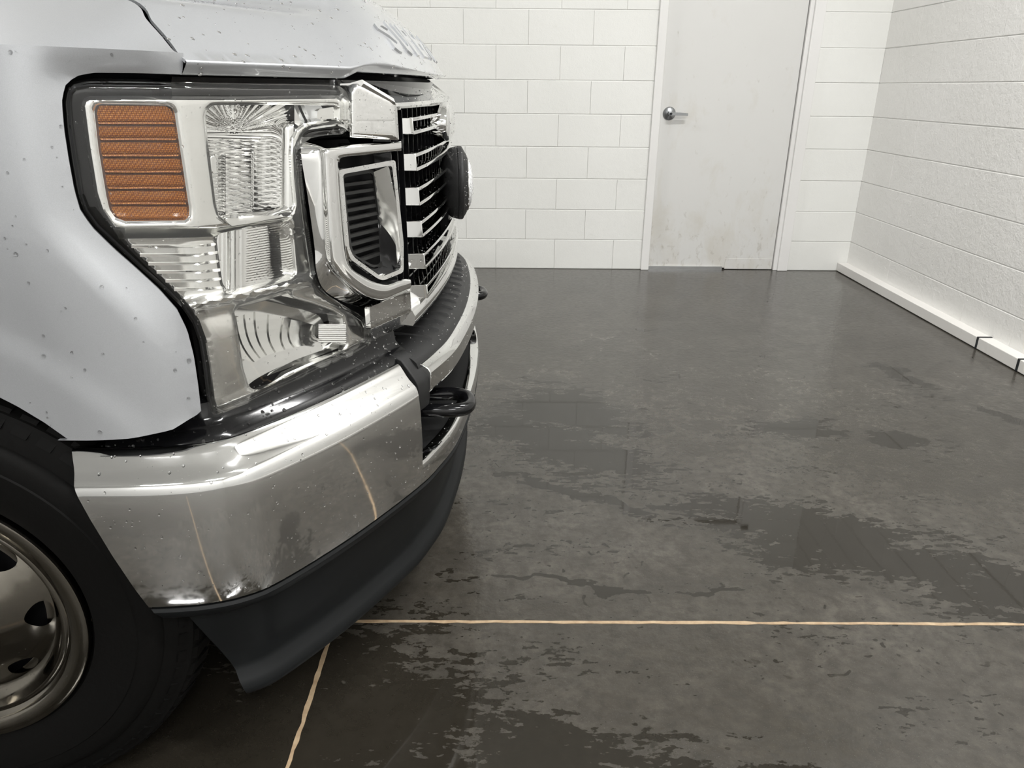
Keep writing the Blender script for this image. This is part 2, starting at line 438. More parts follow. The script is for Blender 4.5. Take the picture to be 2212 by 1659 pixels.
wall_back = obj('wall_back', *merge([box(R['x0'], .95, R['y1']+.0035, R['y1']+.2, 0, R['h']), box(1.93, R['x1']+.2, R['y1']+.0035, R['y1']+.2, 0, R['h']), box(.95, 1.93, R['y1']+.0035, R['y1']+.2, 2.12, R['h'])]),
                M['wall'], None, 0, kind='structure', label='white painted concrete block wall with the door', category='wall')
wall_right = obj('wall_right', *box(R['x1']+.0035, R['x1']+.2, R['y0'], R['y1']+.012, 0, R['h']), M['wall'], None, 0, kind='structure', label='white painted block wall above the white curb', category='wall')
obj('wall_left', *box(R['x0']-.2, R['x0'], R['y0'], R['y1'], 0, R['h']), M['plain_wall'], None, 0, kind='structure', label='white wall behind the truck cab', category='wall')
obj('wall_front', *box(R['x0'], R['x1'], R['y0']-.2, R['y0'], 0, R['h']), M['plain_wall'], None, 0, kind='structure', label='white wall on the near side of the bay', category='wall')
_bm = {}
def block(parent, matl, axis, a, b, z0, z1):
    """one block: a box with bevelled face, sharing mesh data by size"""
    w = round(b-a, 3); key = (matl.name, axis, w, round(z1-z0, 3))
    g, gv, d, bv = .0016, .0002, .0045, .0028
    if key not in _bm:
        u0, u1, v0, v1 = gv, w-gv, g, (z1-z0)-g
        if axis == 'x':
            V = [(u0, 0, v0), (u1, 0, v0), (u1, 0, v1), (u0, 0, v1), (u0, -d+bv, v0), (u1, -d+bv, v0), (u1, -d+bv, v1), (u0, -d+bv, v1),
                 (u0+bv*.3, -d, v0+bv), (u1-bv*.3, -d, v0+bv), (u1-bv*.3, -d, v1-bv), (u0+bv*.3, -d, v1-bv)]
        else:
            V = [(0, u1, v0), (0, u0, v0), (0, u0, v1), (0, u1, v1), (-d+bv, u1, v0), (-d+bv, u0, v0), (-d+bv, u0, v1), (-d+bv, u1, v1),
                 (-d, u1-bv*.3, v0+bv), (-d, u0+bv*.3, v0+bv), (-d, u0+bv*.3, v1-bv), (-d, u1-bv*.3, v1-bv)]
        F = [(8, 9, 10, 11)]
        for i in range(4):
            j = (i+1) % 4; F += [(i, j, 4+j, 4+i), (4+i, 4+j, 8+j, 8+i)]
        me = bpy.data.meshes.new('block'); me.from_pydata(V, [], F); me.materials.append(matl); me.update()
        for q in me.polygons: q.use_smooth = True
        me.set_sharp_from_angle(angle=math.radians(20))
        _bm[key] = me
    o = put(bpy.data.objects.new('block', _bm[key]), parent)
    jit = random.uniform(-.0008, .0008)
    o.location = (a, R['y1']+.004+jit, z0) if axis == 'x' else (R['x1']+.004+jit, a, z0)
JX = .1182
for r in range(11):
    z0, z1 = r*CO, (r+1)*CO
    js = [JX+(2*k+(1 if r % 2 == 0 else 0))*CO for k in range(-9, 3)]
    js = [j for j in js if j < .92-.03]+[.93]
    for a, b in zip(js[:-1], js[1:]): block(wall_back, M['block'], 'x', a, b, z0, z1)
    block(wall_back, M['block'], 'x', 1.952, R['x1'], z0, z1)
    ys = [R['y1']]; y = 4.307 if r % 2 else 4.107
    y += 2*CO if y+2*CO < R['y1']-.05 else 0
    while y > .2: ys.append(y); y -= 2*CO
    for b, a in zip(ys[:-1], ys[1:]): block(wall_right, M['block_right'], 'y', a, b, z0, z1)
# courses further up and further away, one object each
def courses(parent, matl, axis, lo, hi, z0, name):
    V, F = [], []
    r = 0
    z = z0
    while z < R['h']-.05:
        z1 = min(z+CO, R['h'])
        if axis == 'x': v, f = box(lo, hi, R['y1'], R['y1']+.0125, z+.0035, z1-.0035)
        else: v, f = box(R['x1'], R['x1']+.0125, lo, hi, z+.0035, z1-.0035)
        F += [tuple(i+len(V) for i in q) for q in f]; V += v; z = z1
    o = obj(name, V, F, matl, parent, 0, kind='stuff'); return o
courses(wall_back, M['block'], 'x', -3.4, R['x1'], 11*CO, 'upper_blockwork')
courses(wall_right, M['block_right'], 'y', .3, R['y1'], 11*CO, 'upper_blockwork')

# door
door = obj('door_1', *box(.985, 1.853, R['y1']+.018, R['y1']+.062, .012, 2.06), M['door'], None, 0, kind='structure', label='scuffed off-white door with a steel lever handle', category='door')
def jamb(x0, x1, name, z1=2.12): return bevelled(obj(name, *box(x0, x1, R['y1']-.022, R['y1']+.1, 0, z1), M['trim'], door, 0), .004)
jamb(.926, .980, 'door_jamb'); jamb(1.882, 1.952, 'door_jamb')
bevelled(obj('door_stop', *box(1.857, 1.884, R['y1']-.004, R['y1']+.1, 0, 2.12), M['trim'], door, 0), .003)
bevelled(obj('door_head', *box(.926, 1.952, R['y1']-.022, R['y1']+.1, 2.065, 2.13), M['trim'], door, 0), .004)
bevelled(obj('repair_strip', *box(1.52, 1.853, R['y1']+.0158, R['y1']+.02, .004, .078), M['door'], door, 0), .0012)
obj('threshold', *box(.98, 1.5, R['y1']+.004, R['y1']+.02, .0, .022), M['satin'], door, 0)
yl = R['y1']+.018
hc = (1.043, 1.026)
V, F = lathe([(0, .0415), (.004, .0415), (.010, .036), (.014, .022), (.018, .014), (.045, .012), (.052, .013), (.054, 0)], 36, lambda a, r, t: (hc[0]+r*math.cos(t), yl-a, hc[1]+r*math.sin(t)))
handle = obj('lever_handle', V, F, M['steel'], door, 40)
secs = []
for k, t in enumerate(np.linspace(0, 1, 10)):
    xx = hc[0]-.006+.118*t; h = .0105-.0025*t; zc = hc[1]-.004*t*t
    secs.append([(xx, yl-.050+.006*t, zc-h), (xx, yl-.060+.006*t, zc-h*.8), (xx, yl-.060+.006*t, zc+h*.8), (xx, yl-.050+.006*t, zc+h)])
obj('lever', *sweep(secs), M['steel'], handle, 40)
obj('key_cylinder', *lathe([(.054, .0085), (.060, .0085), (.060, 0)], 18, lambda a, r, t: (hc[0]+r*math.cos(t), yl-a, hc[1]+r*math.sin(t))), M['gasket'], handle, 40)

# white curb along the right wall
cb = empty('baseboard_right', (2.335, 3.2, 0), kind='structure', label='low white painted curb along the right wall', category='curb')
ends = [R['y1'], 3.425, 3.112, -.6, R['y0']]
for k, (b, a) in enumerate(zip(ends[:-1], ends[1:])):
    bevelled(obj('curb_board', *box(2.302, R['x1'], a+.006, b-.006, .004, .060), M['curb'], cb, 0), .003)
for y in ends[1:-1]:
    bevelled(obj('joint_gasket', *box(2.2995, R['x1'], y-.0065, y+.0065, .003, .0625), M['gasket'], cb, 0), .002)

# ceiling lamps: a housing, a diffuser and the light itself
LAMP_AT = ['in front of the door', 'over the open floor beside the right wall', 'behind the camera by the right wall', 'beside the near flank of the truck', 'beyond the far side of the cab']
for i, (lx, ly) in enumerate(LAMPS):
    e = empty('ceiling_lamp', (lx, ly, R['h']-.06), label='white linear ceiling lamp '+LAMP_AT[i], category='lamp', group='ceiling lamps')
    obj('housing', *box(lx-.63, lx+.63, ly-.09, ly+.09, R['h']-.06, R['h']-.001), M['trim'], e, 0)
    la = bpy.data.lights.new('lamp_light', 'AREA'); la.shape = 'RECTANGLE'; la.size = 1.2; la.size_y = .15; la.energy = LAMP_W; la.color = (1., .995, .985)
    lo = bpy.data.objects.new('lamp_light', la); COL.objects.link(lo); lo.parent = e; lo.location = (0, 0, -.004)

# ------------------------------------------------------------------ the truck
YC = 1.88
truck = empty('pickup_truck', (-1.6, YC, 0), label='silver pickup truck with chrome grille and chrome front bumper', category='truck')
FAR = {}
_obj = obj
def part(name, VF, mt, parent=None, smooth=30, mirror=False, **props):
    """a part in world coordinates; mirror=True adds its twin on the far side of the truck"""
    par = truck if parent is None else parent
    o = _obj(name, VF[0], VF[1], mt, par, smooth, **props)
    if mirror:
        V2 = np.array(VF[0], float); V2[:, 1] = 2*YC-V2[:, 1]
        FAR[o] = _obj(name, V2, [tuple(reversed(tuple(f))) for f in VF[1]], mt, FAR.get(par, par), smooth, **props)
    return o
def bev(o, w=.002, seg=2, ang=40):
    bevelled(o, w, seg, ang)
    if o in FAR: bevelled(FAR[o], w, seg, ang)
    return o
def smax(a, b, k): 
    h = np.clip(.5+.5*(a-b)/k, 0, 1); return b*(1-h)+a*h+k*h*(1-h)
def smin(a, b, k): return -smax(-a, -b, k)
# plan of the headlamp: a side facet and a front facet, seen from above
def F_HL(X, Y, Z): return smax(.415*(X+.415)-.910*(Y-.985), .866*(X+.415)-.4997*(Y-.988), .012)
def Yfacet(X): return .985+(.415/.910)*(X+.415)
def Yfront(X): return .988+(.866/.4997)*(X+.415)
def F_C(X, Y, Z): return ((X+.248)-.43*(Y-1.22))/1.0886
def F_N(X, Y, Z): return ((X+.256)-.85*(Y-1.26))/1.3124
def G(Y, z): return -.155+.02*(1.15-z)/.4-.135*(Y-YC)**2

# ---- fender: a graph over (X, Z)
FND_OPEN = [(391, 161), (300, 158), (200, 157), (160, 165), (138, 186), (132, 220), (137, 280), (147, 345), (159, 410), (172, 455), (198, 492), (245, 538), (295, 582), (345, 628), (382, 670), (404, 715), (418, 770), (427, 830), (434, 892)]
ob = hit(np.array(FND_OPEN, float), F_HL, .004); open_xz = ob[:, [0, 2]]
def Yside(X, Z): return .918-.016*np.exp(-((Z-1.02)/.17)**2)+.02*np.clip((Z-1.12)/.1, 0, 1)**2*.2
def Yfender(X, Z):
    p = np.c_[X, Z]
    d = dist_poly(p, open_xz, closed=False)
    ys = smax(smax(Yside(X, Z), Yfacet(X)-.020, .03), Yfront(X)-.016, .02)
    yh = smax(smax(Yfacet(X), Yfront(X), .015)-.003, Yside(X, Z), .01)
    rw = np.hypot(X+.90, Z-.435); fl_ = np.clip((.515-rw)/.045, 0, 1); ys = ys-.004*fl_*fl_*(3-2*fl_)   # raised flare round the wheel
    w = np.clip((d-.006)/.036, 0, 1); w = np.maximum(w, np.clip((Z-1.178)/.030, 0, 1)); w = w*w*(3-2*w)
    return ys*w+yh*(1-w)
zb = .718
arch = [(-.90+.412*math.cos(t), .435+.412*math.sin(t)) for t in np.linspace(math.radians(43.5), math.radians(176), 26)]
crs = hit(np.array([(390, 118), (250, 106), (100, 97), (0, 91)], float), lambda X, Y, Z: .905-Y)
ztop = lambda X: 1.209+.012*np.clip((-X-.4)/.5, 0, 2)
outline = [tuple(q) for q in open_xz]+[(-.470, zb+.004), (-.52, zb), (-.62, zb)]+arch+[(-1.31, .50), (-1.75, .50), (-1.75, ztop(-1.75))]
outline += [(xx, ztop(xx)) for xx in np.linspace(-1.7, -.40, 40)]
p, T = cdt(outline, [], .014, .009)
P = np.c_[p[:, 0], Yfender(p[:, 0], p[:, 1]), p[:, 1]]
e = 1e-3
dYx = (Yfender(p[:, 0]+e, p[:, 1])-Yfender(p[:, 0]-e, p[:, 1]))/(2*e); dYz = (Yfender(p[:, 0], p[:, 1]+e)-Yfender(p[:, 0], p[:, 1]-e))/(2*e)
Nn = np.c_[dYx, -np.ones(len(p)), dYz]; Nn /= np.linalg.norm(Nn, axis=1)[:, None]
fend = part('fender', shell(P, Nn, T, .006, False), M['paint'], None, 50, True)

# ---- upper body: one height function over (X, Y) for fender tops and hood
def Xlip(Y): 
    y = np.where(Y > YC, 2*YC-Y, Y)
    return np.where(y < 1.26, -.985+.577*y+.015, -.166-.22*(y-YC)**2+.006)
_d = [-.05, 0, .015, .032, .066, .111, .144, .178, .212, .3, .45, .8, 2]
_z = [1.14, 1.204, 1.226, 1.252, 1.289, 1.331, 1.351, 1.363, 1.371, 1.385, 1.40, 1.42, 1.44]
def zup(X, Y):
    y = np.where(Y > YC, 2*YC-Y, Y)
    dH = -(X+.985-.577*y)/1.1546
    sh = 1.209+.62*dH
    fr = np.interp(-.164-.18*(y-YC)**2-X, _d, _z)
    sd = ztop(X)+.40*(y-.917)
    q = -.841*(X+.419)+.541*(y-1.215); t = np.clip((y-1.31)/.25, 0, 1)
    tp = 1.281+q*(.13+.5*t*t*(3-2*t))
    tp = np.minimum(tp, 1.42)
    return smin(smin(smin(sh, sd, .012), tp, .006), fr, .018)
def F_UP(X, Y, Z): return Z-zup(X, Y)
SHUT = hit(np.array([(283, 0), (322, 42), (352, 76), (374, 106), (382, 118)], float), F_UP)[:, :2]
shut = np.vstack([[(-1.75, 1.17), (-1.0, 1.14), (-.62, 1.105)], SHUT])
shut = catmull(shut, 6)
def heightmesh(outl, step, t=.005, bstep=None, edge=None):
    p, T = cdt(outl, [], step, bstep)
    P = np.c_[p, zup(p[:, 0], p[:, 1])]; e = 1e-3
    if edge is not None:                                           # meet the shoulder line of the fender side exactly
        yc = np.interp(p[:, 0], edge[:, 0], edge[:, 1]); zc = ztop(p[:, 0])
        P[:, 2] += (zc-zup(p[:, 0], yc))*np.exp(-np.clip(p[:, 1]-yc, 0, 1)/.035)
    n = np.c_[-(zup(p[:, 0]+e, p[:, 1])-zup(p[:, 0]-e, p[:, 1]))/(2*e), -(zup(p[:, 0], p[:, 1]+e)-zup(p[:, 0], p[:, 1]-e))/(2*e), np.ones(len(p))]
    n /= np.linalg.norm(n, axis=1)[:, None]
    return shell(P, n, T, t, False)
gap = .0032
nx = np.gradient(shut, axis=0); nx = np.c_[-nx[:, 1], nx[:, 0]]; nx /= np.linalg.norm(nx, axis=1)[:, None]
inner, outer = shut+nx*gap, shut-nx*gap
if inner[5, 1] < outer[5, 1]: inner, outer = outer, inner
# fender top: between the shoulder line and the shut line
sl = np.linspace(-1.75, -.405, 60); top_out = [(xx, Yfender(np.array([xx]), np.array([ztop(xx)]))[0]) for xx in sl]
lo = [tuple(q) for q in outer if q[0] < -.4]
corner = hit(np.array([(389, 119)], float), F_UP)[0]
poly = top_out+list(reversed([tuple(q) for q in outer]))
part('fender_top', heightmesh(poly, .013, .004, .007, np.array(top_out)), M['paint'], fend, 40, True)
# hood with its rolled front lip
ys = np.r_[np.linspace(.991, 1.24, 24), np.linspace(1.25, YC, 30)]
lipn = np.c_[Xlip(ys), ys]; lipf = lipn[::-1].copy(); lipf[:, 1] = 2*YC-lipf[:, 1]
lip = np.vstack([lipn, lipf[1:]])
inn_f = inner.copy(); inn_f[:, 1] = 2*YC-inn_f[:, 1]
inn = np.array([q for q in inner if q[1] > .97])
hood_poly = [tuple(q) for q in lip]+[tuple(q) for q in inn_f[::-1]]+[tuple(q) for q in inner]
V, F = heightmesh(hood_poly, .017, .004, .010)
hood = part('hood', (V, F), M['paint'], None, 50)
rows = []
nl = np.gradient(lip, axis=0); nl = np.c_[nl[:, 1], -nl[:, 0]]; nl /= np.linalg.norm(nl, axis=1)[:, None]
zl = zup(lip[:, 0], lip[:, 1])
yy = np.where(lip[:, 1] > YC, 2*YC-lip[:, 1], lip[:, 1])
zbot = 1.184+.010*np.clip((yy-1.262)/.02, 0, 1)
for o_, f_ in ((0, 0), (.0012, .07), (.0014, .16), (-.001, .35), (-.005, .62), (-.009, .88), (-.011, .97), (-.015, 1.), (-.03, 1.)):
    rows.append(np.c_[lip+nl*o_, zl*(1-f_)+zbot*f_])
Vl, Fl = loft([list(map(tuple, r)) for r in rows]); Fl = [tuple(reversed(f)) for f in Fl]
lipo = part('hood_lip', (Vl, Fl), M['paint'], hood, 60)
# stamped letters across the hood front
def letters(txt, y0, pitch, X0, size):
    for k, ch in enumerate(txt):
        if ch == ' ': continue
        cu = bpy.data.curves.new('letter', 'FONT'); cu.body = ch; cu.size = 1; cu.extrude = .5; cu.offset = .028; cu.align_x = 'LEFT'; cu.resolution_u = 2
        to = bpy.data.objects.new('tmp', cu); COL.objects.link(to)
        me = bpy.data.meshes.new_from_object(to.evaluated_get(bpy.context.evaluated_depsgraph_get()))
        bpy.data.objects.remove(to); bpy.data.curves.remove(cu)
        v = np.array([tuple(q.co) for q in me.vertices]); Fc = [tuple(q.vertices) for q in me.polygons]
        v[:, 0] -= v[:, 0].min(); w = v[:, 0].max(); hgt = max(.5, v[:, 1].max())
        yv = y0+k*pitch+v[:, 0]/w*pitch*.74; s = v[:, 1]/hgt*size
        xv = X0-.18*(yv-YC)**2-s*.74
        P3 = np.c_[xv, yv, zup(xv, yv)+np.where(v[:, 2] > 0, .0032, -.002)]
        P3[:, 0] += np.where(v[:, 2] > 0, .0026, 0)
        part('letter', (P3, Fc), M['paint'], hood, 25)
letters('SUPER DUTY', 1.492, .0845, -.184, .060)

# ---- headlamps
LENS = [(158, 182), (190, 175), (300, 176), (420, 178), (560, 181), (700, 183), (732, 185), (748, 197), (754, 215), (755, 262), (749, 283), (738, 290), (700, 293), (672, 298), (655, 310), (650, 330), (651, 360), (656, 410), (664, 471), (673, 534), (681, 588), (690, 616), (709, 638), (745, 661), (780, 681), (795, 692), (800, 705), (803, 735), (797, 749), (769, 765), (693, 796), (642, 822), (592, 844), (541, 869), (491, 889), (466, 897), (456, 893),
        (447, 860), (440, 800), (430, 738), (416, 698), (390, 661), (350, 622), (300, 577), (250, 531), (206, 490), (182, 456), (169, 420), (156, 345), (146, 275), (142, 222), (146, 198)]
BEZ = [(175, 228), (180, 214), (192, 208), (300, 207), (500, 208), (650, 206), (729, 205), (740, 212), (743, 225), (743, 260), (736, 268), (700, 271), (672, 276), (656, 288), (648, 306), (648, 335), (653, 408), (661, 475), (671, 540), (679, 594), (692, 623), (716, 644), (758, 669), (787, 689), (792, 704), (794, 734), (787, 744), (740, 767), (690, 789), (640, 814), (590, 837), (540, 861), (490, 881), (464, 888), (455, 860), (448, 795), (438, 736), (423, 695), (399, 659), (358, 618), (312, 572), (264, 523), (240, 492), (215, 455), (203, 418), (187, 320)]
H_AMB = [(204, 240), (208, 229), (218, 225.5), (360, 228), (372, 233), (377, 244), (409, 453), (408, 468), (399, 476), (270, 477.5), (249, 470), (237, 453), (230, 424), (213, 323)]
H_B = [(444, 252), (447, 238), (458, 228), (476, 227), (620, 226.5), (724, 228), (729, 233), (730, 258), (726, 262), (683, 262), (656, 267), (639, 279), (630, 299), (628, 332), (630, 382), (634, 441), (628, 457), (590, 461), (484, 470), (473, 465), (466, 441), (451, 322)]
H_BAND = [(243, 491), (330, 492), (400, 490.5), (470, 484.5), (560, 468.5), (630, 458.5), (633, 468), (622, 479), (540, 489), (480, 503), (462, 511), (400, 513.5), (330, 515), (259, 516)]
H_E = [(471, 508), (480, 503), (613, 480), (624, 484), (634, 588), (630, 596), (513, 628), (491, 628), (481, 612), (475, 574), (468, 520)]
H_F = [(506, 674), (513, 666), (582, 647), (622, 634), (633, 644), (675, 655), (718, 671), (739, 684), (744, 712), (747, 745), (738, 758), (668, 784), (617, 807), (563, 841), (549, 842), (539, 836), (526, 798), (513, 712)]
hl = part('headlight', patch(expand(LENS, 5), F_HL, -.085, .01, step=22, bstep=14), M['black'], None, 30, True)
part('lens_cover', patch(LENS, F_HL, .010, .03, step=16, bstep=6, back=False, rings=(3, 6, 10, 15), offf=lambda p: .010-.007*np.exp(-(dist_poly(p, LENS)/8.)**2)), M['lens'], hl, 55, True)
def bez_off(p):
    o = np.full(len(p), -.010)
    o -= .010*np.exp(-(dist_poly(p, BEZ)/5.)**2)                      # rolled rim
    for h in (H_AMB, H_B, H_E, H_F): o -= .004*np.exp(-(dist_poly(p, h)/4.5)**2)
    # step down below the dark band, the ridge between the two lower bowls
    o -= .012/(1+np.exp(-(p[:, 1]-505+.02*(p[:, 0]-400))/4))
    o += .010*np.exp(-((p[:, 1]-(655-.21*(p[:, 0]-440)))/13.)**2)
    return o
bez = part('bezel', patch(BEZ, F_HL, -.01, .035, holes=[H_AMB, H_B, H_BAND, H_E, H_F], step=7, bstep=4, offf=bez_off, back=False, rings=(2.5, 5.2, 8.5)), M['bezel'], hl, 40, True)
# inclined dark band: leans inwards towards its lower edge
part('bezel_band', patch(expand(H_BAND, 3), F_HL, t=None, step=5, bstep=5, offf=lambda p: -.013-.0016*np.clip(p[:, 1]-(490-.13*np.clip(p[:, 0]-470, 0, 200)), 0, 30)), M['bezel'], hl, 60, True)
# amber marker: seven louvered panels on a dark amber tray
def edges(poly, y):
    xs = []
    for i in range(len(poly)):
        a, b = poly[i-1], poly[i]
        if (a[1] > y) != (b[1] > y): xs.append(a[0]+(b[0]-a[0])*(y-a[1])/(b[1]-a[1]))
    return min(xs), max(xs)
amb = part('amber_marker', patch(expand(H_AMB, 2), F_HL, -.030, .006, step=14, bstep=8), M['amber_edge'], hl, 30, True)
AY = [227, 272, 306.5, 341.5, 376.5, 411.5, 445, 476]
for k in range(7):
    y0, y1 = AY[k]+1.5, AY[k+1]-1.5; Lf, Rt = [], []
    for y in np.linspace(y0, y1, 6):
        a, b = edges(H_AMB, y); Lf.append((a+5, y)); Rt.append((b-4, y))
    poly = Lf+Rt[::-1]
    slope = .010/(y1-y0)
    part('amber_louver', patch(poly, F_HL, t=.006, step=6, bstep=6, offf=lambda p, y0=y0, y1=y1: -.0155-.008*np.clip((p[:, 1]-y0)/(y1-y0), 0, 1)-.006*np.clip((p[:, 1]-y1+7)/5, 0, 1)), M['amber'], hl, 30, True)
    a, b = edges(H_AMB, y1-2)
    if k < 6: part('amber_ledge', patch([(a+4, y1-6), (b-4, y1-6), (b-4, y1-2.5), (a+4, y1-2.5)], F_HL, -.0135, .003, step=8), M['amber'], hl, 30, True)
# upper bowl with fine horizontal flutes, fanned facets above
def off_B(p):
    x, y = p[:, 0], p[:, 1]; u = (x-530)/110; v = (y-345)/120
    o = -.055+.010*u*u
    fl = .0010*np.sin(2*np.pi*(y-.03*x)/6.1)*np.clip((y-290)/14, 0, 1)
    ang = np.arctan2(285-y, x-505); fan = .0016*np.abs(((ang*9/np.pi*2) % 1)-.5)*np.clip((290-y)/20, 0, 1)*4
    fan += .0008*np.sin(ang*70)*np.clip((288-y)/20, 0, 1)
    st = np.where((x > 486) & (x < 545) & (y > 330), .006, 0)
    return o+fl+fan+st
part('upper_reflector', gridpatch(436, 652, 220, 476, 110, 190, F_HL, off_B), M['reflector'], hl, 60, True)
part('reflector_arm', patch([(636, 220), (738, 220), (738, 270), (636, 285)], F_HL, -.035, None, step=10), M['reflector'], hl, 30, True)
part('reflector_strut', patch([(655, 222), (690, 222), (700, 240), (690, 270), (672, 262), (662, 240)], F_HL, -.024, .008, step=9), M['satin'], hl, 30, True)
part('reflector_pane', patch(rounded([(686, 236), (726, 230), (728, 256), (684, 258)], 4), F_HL, -.018, .012, step=8), M['bezel'], hl, 30, True)
bul = gridpatch(583, 634, 252, 448, 14, 40, F_HL, lambda p: -.016-.040*np.abs((p[:, 0]-634)/51)**1.7-.03*np.clip((275-p[:, 1])/25, 0, 1)**2)
part('side_reflector', bul, M['reflector'], hl, 60, True)
bev(part('bulb_clip', patch(rounded([(454, 336), (468, 335), (470, 376), (458, 377)], 4), F_HL, -.035, .012, step=5), M['reflector'], hl, 40, True), .0015)
shelf = patch(rounded([(478, 466), (590, 455), (632, 440), (635, 452), (625, 466), (500, 489)], 4), F_HL, t=.004, step=7, offf=lambda p: -.004-.001*np.clip(470-p[:, 1]-.05*(p[:, 0]-480), 0, 40))
part('reflector_shelf', shelf, M['bezel'], hl, 40, True)
# ribbed panel under the band
for k, (yl_, yr_) in enumerate([(534, 528), (553, 546), (571.5, 565), (589.5, 584), (608.5, 603), (627, 622)]):
    xl = edges(BEZ, yl_+2)[0]+7; xr = 466+(yr_-520)*.155
    part('bezel_rib', patch([(xl, yl_-4), (430, yl_-5), (xr, yr_-4), (xr, yr_+2), (430, yl_+1), (xl, yl_+2)], F_HL, t=.006, step=6, offf=lambda p, yl_=yl_: -.0215+.004*np.clip((p[:, 1]-yl_+6)/6, 0, 1)), M['bezel'], hl, 30, True)
# middle bowl: nested rectangular flutes
def off_E(p):
    x, y = p[:, 0], p[:, 1]; u = (x-470)/165; yy = y+.17*(x-470)
    o = -.038+.008*np.sin(np.clip(u, 0, 1)*np.pi)
    r = np.maximum(540-x, 0)
    o += .00045*np.sin(2*np.pi*x/10.)*np.clip((528-x)/10, 0, 1)+.00045*np.sin(2*np.pi*yy/5.4)*np.clip((x-528)/10, 0, 1)
    o += .004*np.exp(-((x-497)/3.5)**2)+.004*np.exp(-((x-506)/2.5)**2)
    return o
part('middle_reflector', gridpatch(462, 642, 474, 634, 110, 100, F_HL, off_E), M['reflector'], hl, 60, True)
# lower bowl and its blades
part('lower_reflector', gridpatch(498, 752, 622, 850, 40, 40, F_HL, lambda p: -.066+.012*(((p[:, 0]-620)/120)**2)+.00020*(p[:, 1]-735)), M['reflector'], hl, 60, True)
def z7(x, y): return (440+x/3.95, 560+y/3.95)
TP = catmull([z7(268, 540), z7(278, 495), z7(350, 470), z7(440, 447), z7(560, 470), z7(690, 497), z7(745, 515), z7(845, 532), z7(935, 558), z7(955, 580)], 1)
BT = catmull([z7(330, 850), z7(440, 880), z7(490, 845), z7(545, 820), z7(620, 795), z7(700, 770), z7(780, 750), z7(870, 735), z7(950, 715), z7(1010, 680)], 1)
for k in range(9):
    rows = []
    for t in np.linspace(0, 1, 9):
        bend = 14*math.sin(math.pi*t)
        rows.append([((TP[k]*(1-s)+TP[k+1]*s)*(1-t)+(BT[k]*(1-s)+BT[k+1]*s)*t+np.array([-bend*.55, bend*.5])) for s in np.linspace(0, 1, 4)])
    pr = np.array([q for r in rows for q in r]); s = np.tile(np.linspace(0, 1, 4), 9)
    t_ = np.repeat(np.linspace(0, 1, 9), 4)
    P = hit(pr, F_HL, -.048+.012*t_-.0022*s)
    Fq = [(i*4+j, i*4+j+1, i*4+j+5, i*4+j+4) for i in range(8) for j in range(3)]
    part('reflector_blade', (P, [tuple(reversed(f)) for f in Fq]), M['bezel'], hl, 60, True)
for k, (y0, y1) in enumerate([(700, 742)]):
    part('fluted_wall', gridpatch(688, 748, 700, 740, 12, 90, F_HL, lambda p: -.046+.0004*(p[:, 0]-676)+.0009*np.sin(2*np.pi*p[:, 1]/4.2)), M['reflector'], hl, 60, True)

# ---- black seals and filler around the lamp, under the hood
def along(pl, rows, n=None):
    """rows of (offset from HL front line towards the front, z) along plan points"""
    return None
seal_pts = [(x_, y_) for x_, y_ in lip]
rows = [np.c_[lip-nl*.035, np.full(len(lip), 1.160)], np.c_[lip-nl*.034, np.full(len(lip), 1.172)], np.c_[lip-nl*.030, np.full(len(lip), 1.182)], np.c_[lip-nl*.04, np.full(len(lip), 1.19)]]
part('hood_seal', (lambda v, f: (v, [tuple(reversed(q)) for q in f]))(*loft([list(map(tuple, r)) for r in rows])), M['gloss_black'], hood, 40)
# solid black core added to keep light out of the engine bay and underbody
part('light_block_core', merge([box(-1.7, -.66, 1.0, 2.76, .40, 1.165), box(-.66, -.40, 1.22, 2.54, .40, 1.16), box(-3.3, -1.7, 1.0, 2.76, .32, 1.1), box(-.40, -.26, 1.50, 2.26, .45, 1.15)]), M['black'], None, 0)

# ---- nacelle: upper grille corner, side face and sloping header
NAC = [(756, 296), (755, 236), (755, 200), (760, 187), (770, 180), (781, 182), (846, 214), (855, 224), (858, 236), (862, 303)]
nac = part('grille_corner', patch(NAC, F_N, 0., .03, step=8, bstep=4, back=False, rings=(2, 4, 7), offf=lambda p: -.005*np.exp(-(dist_poly(p, NAC)/4.)**2)), M['chrome'], None, 50, True)
hs = []
for Y in np.r_[np.linspace(1.283, 1.345, 6), np.linspace(1.37, YC, 26)]:
    x0 = G(Y, 1.14); hs.append((x0, Y))
hs = np.array(hs); hs2 = hs[::-1].copy(); hs2[:, 1] = 2*YC-hs2[:, 1]; hs = np.vstack([hs, hs2[1:]])
secs = []
for X, Y in hs:
    d = min(Y, 2*YC-Y); k = np.clip((d-1.283)/.062, 0, 1)      # near the corner the front edge runs back along the side face
    xf = X if k >= 1 else -.256+.85*(d-1.26)+.002
    zf = 1.141+ (1-k)*.036
    prof = [(xf-.020, zf-.003), (xf-.006, zf-.006), (xf, zf), (xf-.002, zf+.006)]
    xb, zt = min(xf-.010, -.246-.0), 1.178
    prof += [((xf*.6+(xf-.055)*.4), zf*.62+zt*.38), (xf-.05, zt-.002), (xf-.058, zt), (xf-.075, zt-.004), (xf-.075, zf-.003)]
    secs.append([(a, Y, b) for a, b in prof])
header = part('grille_header', sweep(secs), M['chrome'], None, 35)

